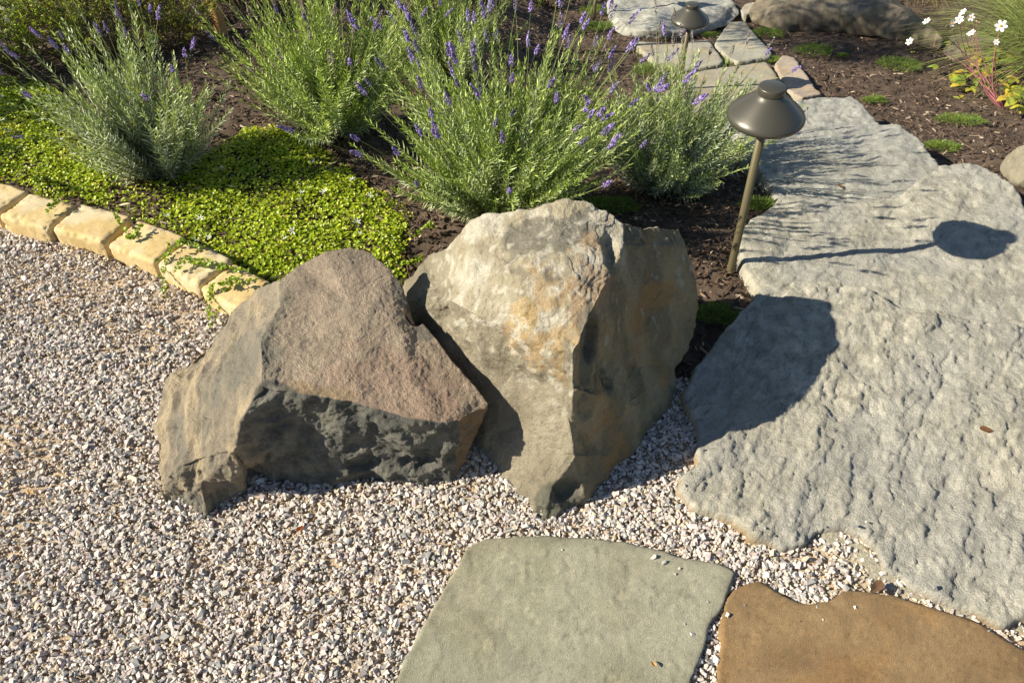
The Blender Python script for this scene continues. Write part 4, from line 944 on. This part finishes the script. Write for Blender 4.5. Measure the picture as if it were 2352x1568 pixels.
t = np.linspace(0, 1, 14)[:, None]; tr = np.array([[0, 0, -.05]])*(1-t)+np.array([[.05, .05, 1.7]])*t+np.sin(t*5)*np.array([[.012, .01, 0]])
V, F, C = tubes([tr], [np.linspace(.022, .009, 14)], [(0.27, 0.24, 0.19)], 12); mesh("trunk", V, F, M_stem, C, smooth=True, parent=root)
bp = []; cen = []
for i in range(26):
    k = rng.integers(6, 14); d = rand_unit(1)[0]; d[2] = abs(d[2])*.7+.1; L = rng.uniform(.35, .75); tt = np.linspace(0, 1, 8)[:, None]; p = tr[k]+d*L*tt+np.array([0, 0, .12])*tt*tt; bp.append(p)
    for j in range(3, 8): cen.append(p[j])
cen = np.array(cen); m = 60; B = np.repeat(cen, m, 0)+rng.normal(size=(len(cen)*m, 3))*.07
V, F, C = tubes(bp, [np.linspace(.006, .0015, 8)]*len(bp), [(0.2, 0.16, 0.11)]*len(bp), 5); V2, F2, C2 = blades(B, rand_unit(len(B)), rand_unit(len(B)), rng.uniform(.02, .04, len(B)), rng.uniform(.010, .018, len(B)), .15, mixc((.10, .16, .03), (.22, .28, .06), rng.random(len(B))))
mesh("crown", np.vstack([V, V2]), np.vstack([F, F2+len(V)]), M_green, np.vstack([C, C2]), parent=root)
# outside the left edge: the bushes whose shade falls across the corner
for (x, y, h) in [(-2.55, 2.55, .62), (-2.75, 3.0, .7), (-3.1, 2.1, .5)]:
    shrub((x, y, float(terr(x, y))), "leafy bush outside the left edge of the bed, shading the corner", 34, h, 1.1, OL, 60, .024)

# ------------------------------------------------------------------ ornamental grass on the right
def grass(base, label, n, L0, W, c0, c1, lean=(0, 0), name="ornamental_grass", drop=0.55):
    root = empty(name, base); tag(root, label, "ornamental grass", "grass clumps at the top right")
    a = rng.random(n)*2*math.pi; e = rng.uniform(.15, 1.1, n); L = L0*rng.uniform(.6, 1.1, n); K = 9; t = np.linspace(0, 1, K)
    hx = np.stack([np.cos(a)+lean[0], np.sin(a)+lean[1]], -1); st = np.column_stack([hx*0.05*rng.random((n, 1)), np.full(n, -.02)])
    out = np.sin(e)[:, None]*(t+0.5*t**2)*L[:, None]*.75; z = np.cos(e)[:, None]*t*L[:, None]+0.25*L[:, None]*t-drop*L[:, None]*t**2.3
    Pp = st[:, None, :]+np.stack([hx[:, 0:1]*out, hx[:, 1:2]*out, z], -1)+rng.normal(size=(n, 1, 3))*.01
    side = np.stack([-hx[:, 1], hx[:, 0], np.zeros(n)], -1); side /= np.linalg.norm(side, axis=1)[:, None]; wd = W*(1-t**2*.9)
    V = np.stack([Pp-side[:, None]*wd[None, :, None]/2, Pp+side[:, None]*wd[None, :, None]/2], 2).reshape(-1, 3)
    i = np.arange(K-1)*2; f = np.stack([i, i+1, i+3, i+2], -1); F = (np.arange(n)[:, None, None]*K*2+f[None]).reshape(-1, 4)
    C = np.repeat(mixc(c0, c1, rng.random(n)), K*2, 0); mesh("blades", V, F, M_green, C, parent=root); return root
grass(G(2400, 190), "arching fine leaved grass clump at the right edge above the yellow leaves", 1700, .85, .0050, (0.20, .26, .06), (.46, .48, .17))
grass(G(2330, 70), "grass clump hanging over the rock behind the flowers", 1100, .75, .0050, (0.18, .23, .06), (.46, .44, .18))
grass(G(2100, -25), "thin straw tinted grass drooping over the long boulder", 900, .62, .0045, (0.20, .20, .07), (.42, .34, .16), lean=(-.1, -.25))
grass(G(1930, -70), "dark grass tuft behind the long boulder", 900, .50, .005, (0.10, .14, .04), (.25, .25, .10))

# ------------------------------------------------------------------ white flowered plant with pink stems
fb = G(2306, 250)
root = empty("flowering_plant", fb); tag(root, "white flowered plant with pink stems leaning over the mulch from the right", "flowering plant")
heads = [(2129, 50, .34, .9), (2090, 96, .26, .9), (2204, 45, .36, .95), (2212, 28, .40, .9), (2230, 40, .38, .9), (2186, 54, .34, .8), (2243, 50, .36, .8), (2231, 76, .30, .95), (2299, 60, .36, 1.35), (2288, 97, .30, .75)]
paths = []; rads = []; cols = []; ends = []
hub1 = G(2262, 200, .12)-fb; hub2 = G(2215, 150, .16)-fb
for (x, y, h, s) in heads:
    e = G(x, y, h)-fb
    # a point on the sight line at a height that suits the stems
    e = P(x, y, fb[2]+h)-fb
    hub = (hub1 if x > 2225 else hub2)+rng.normal(size=3)*np.array([.05, .05, .03])
    t = np.linspace(0, 1, 14)[:, None]; p = (1-t)**2*np.zeros(3)+2*t*(1-t)*(hub+rng.normal(size=3)*.02)+t*t*e
    paths.append(p); rads.append(np.linspace(.0030, .0010, 14)); cols.append((0.36, 0.13, 0.15)); ends.append((e, p[-1]-p[-2], s))
    for k in range(2):
        q0 = p[rng.integers(5, 11)]; tip = q0+rng.normal(size=3)*np.array([.05, .05, .03])+np.array([0, 0, .05]); tt = np.linspace(0, 1, 6)[:, None]
        paths.append(q0+(tip-q0)*tt); rads.append(np.linspace(.0012, .0007, 6)); cols.append((0.38, 0.18, 0.15))
V, F, C = tubes(paths, rads, cols, 6); mesh("stems", V, F, M_stem, C, parent=root)
def petals():
    V = []; F = []; n = 6; k = 0
    for i in range(n):
        a = i*2*math.pi/n; ca, sa = math.cos(a), math.sin(a)
        prof = [(.18, .10), (.45, .24), (.75, .28), (.95, .18), (1.03, .05)]
        for r, wd in prof:
            for sg in (-1, 1):
                x, y = r, wd*sg; V.append((x*ca-y*sa, x*sa+y*ca, .10*r*r+.04*abs(sg)))
        for j in range(len(prof)-1): F.append((k+2*j, k+2*j+1, k+2*j+3, k+2*j+2))
        k += 10
    return np.array(V)*.024, np.array(F)
pv, pf = petals(); pm = mesh("petals", pv, pf, M_flower, np.tile((.84, .80, .83), (len(pv), 1)), smooth=True); cm = mesh("flower_centre", ICO*.0058*np.array([1, 1, .7])+[0, 0, .002], ICOF, M_flower, np.tile((.75, .38, .02), (12, 1)), smooth=True)
pmd, cmd = pm.data, cm.data; bpy.data.objects.remove(pm); bpy.data.objects.remove(cm)
for e, d, s in ends:
    hd = bpy.data.objects.new("petals", pmd); COL.objects.link(hd); hd.parent = root; hd.location = e; hd.scale = (s*.9, s*.9, s*rng.uniform(.6, 1.8))
    v = Vector((rng.uniform(-.8, .3), rng.uniform(-1, .2), rng.uniform(.35, .9))) if s < 1.2 else Vector((-.25, -.75, .6)); hd.rotation_euler = v.to_track_quat('Z', 'Y').to_euler()
    c = bpy.data.objects.new("flower_centre", cmd); COL.objects.link(c); c.parent = hd
# leaves: broad lobed, yellow green
LV = []; 
for (x, y, h, sz) in [(2190, 168, .05, .075), (2215, 180, .06, .07), (2232, 165, .08, .06), (2205, 196, .04, .05), (2150, 155, .05, .045), (2262, 200, .06, .06), (2275, 215, .05, .055), (2318, 210, .05, .06), (2335, 232, .05, .065), (2352, 245, .05, .06), (2300, 190, .09, .05), (2250, 130, .14, .05), (2225, 110, .16, .04), (2270, 150, .13, .05),
                      (2330, 180, .1, .05), (2160, 75, .14, .03), (2180, 100, .15, .03), (2345, 205, .08, .05), (2290, 165, .1, .04), (2240, 145, .1, .04), (2320, 160, .12, .04), (2100, 120, .08, .02)]+[(2200+150*a_, 90+140*b_, .05+.08*c_, .035+.03*a_) for a_, b_, c_ in rng.random((22, 3))]:
    c = G(x, y, h)-fb
    for lobe in range(3):
        a0 = rng.random()*6.28 if lobe == 0 else a0+1.15; k = 10; a = np.linspace(-1, 1, k)
        outl = np.concatenate([np.stack([(a+1)/2, .30*np.cos(a*1.45)*(1+.18*(np.arange(k) % 2))], -1), np.stack([(1-a)/2, -.30*np.cos(a*1.45)*(1+.18*(np.arange(k) % 2))], -1)])*sz
        pts = np.column_stack([outl[:, 0]*math.cos(a0)-outl[:, 1]*math.sin(a0), outl[:, 0]*math.sin(a0)+outl[:, 1]*math.cos(a0), np.abs(outl[:, 1])*.3-outl[:, 0]**2*4])
        ctr = pts.mean(0); V = np.vstack([[ctr], pts])+c+rng.normal(size=3)*.004; m = len(pts)
        F = np.array([(0, i+1, (i+1) % m+1) for i in range(m)]); LV.append((V, F, np.tile(np.array([(.30, .34, .05), (.42, .40, .05), (.20, .28, .05), (.48, .36, .05)][rng.integers(4)]), (len(V), 1))))
V, F, C = cat_meshes(LV); mesh("leaves", V, F, M_green, C, parent=root)
def fallen(px, py, zf, sz, c, label):
    b = G(px, py, 0, zf); k = 14; a = np.arange(k)*2*math.pi/k; th = rng.random()*6.28
    x = np.cos(a)*sz; y = np.sin(a)*sz*0.5*(1-0.4*np.cos(a)); z = 0.002+np.abs(y)*0.5+x*x*6
    pts = np.column_stack([x*math.cos(th)-y*math.sin(th), x*math.sin(th)+y*math.cos(th), z]); V = np.vstack([[0, 0, .001], pts])
    o = mesh("fallen_leaf", V, np.array([(0, i+1, (i+1) % k+1) for i in range(k)]), M_green, mixc(c, np.array(c)*.6, rng.random(k+1))); o.location = (b[0], b[1], b[2]+0.006)
    tag(o, label, "fallen leaf", "dry leaves fallen on the stones")
fallen(2262, 992, zA, .016, (.20, .10, .05), "dark brown curled leaf lying on the largest grey slab")
fallen(1928, 432, zC, .014, (.16, .08, .04), "small brown leaf lying on the streaked slab by the shadows")
fallen(1500, 1527, zFg, .007, (.50, .25, .05), "orange leaf scrap on the grey green flagstone")
fallen(692, 1218, zFg, .010, (.30, .09, .04), "rust red leaf scrap on the gravel below the two boulders")
fallen(72, 1134, zFg, .008, (.60, .32, .06), "orange leaf scrap on the gravel near the left edge")
fallen(2010, 1353, zFg, .020, (.22, .13, .08), "brown husk at the notch of the golden brown flagstone")
print("done")
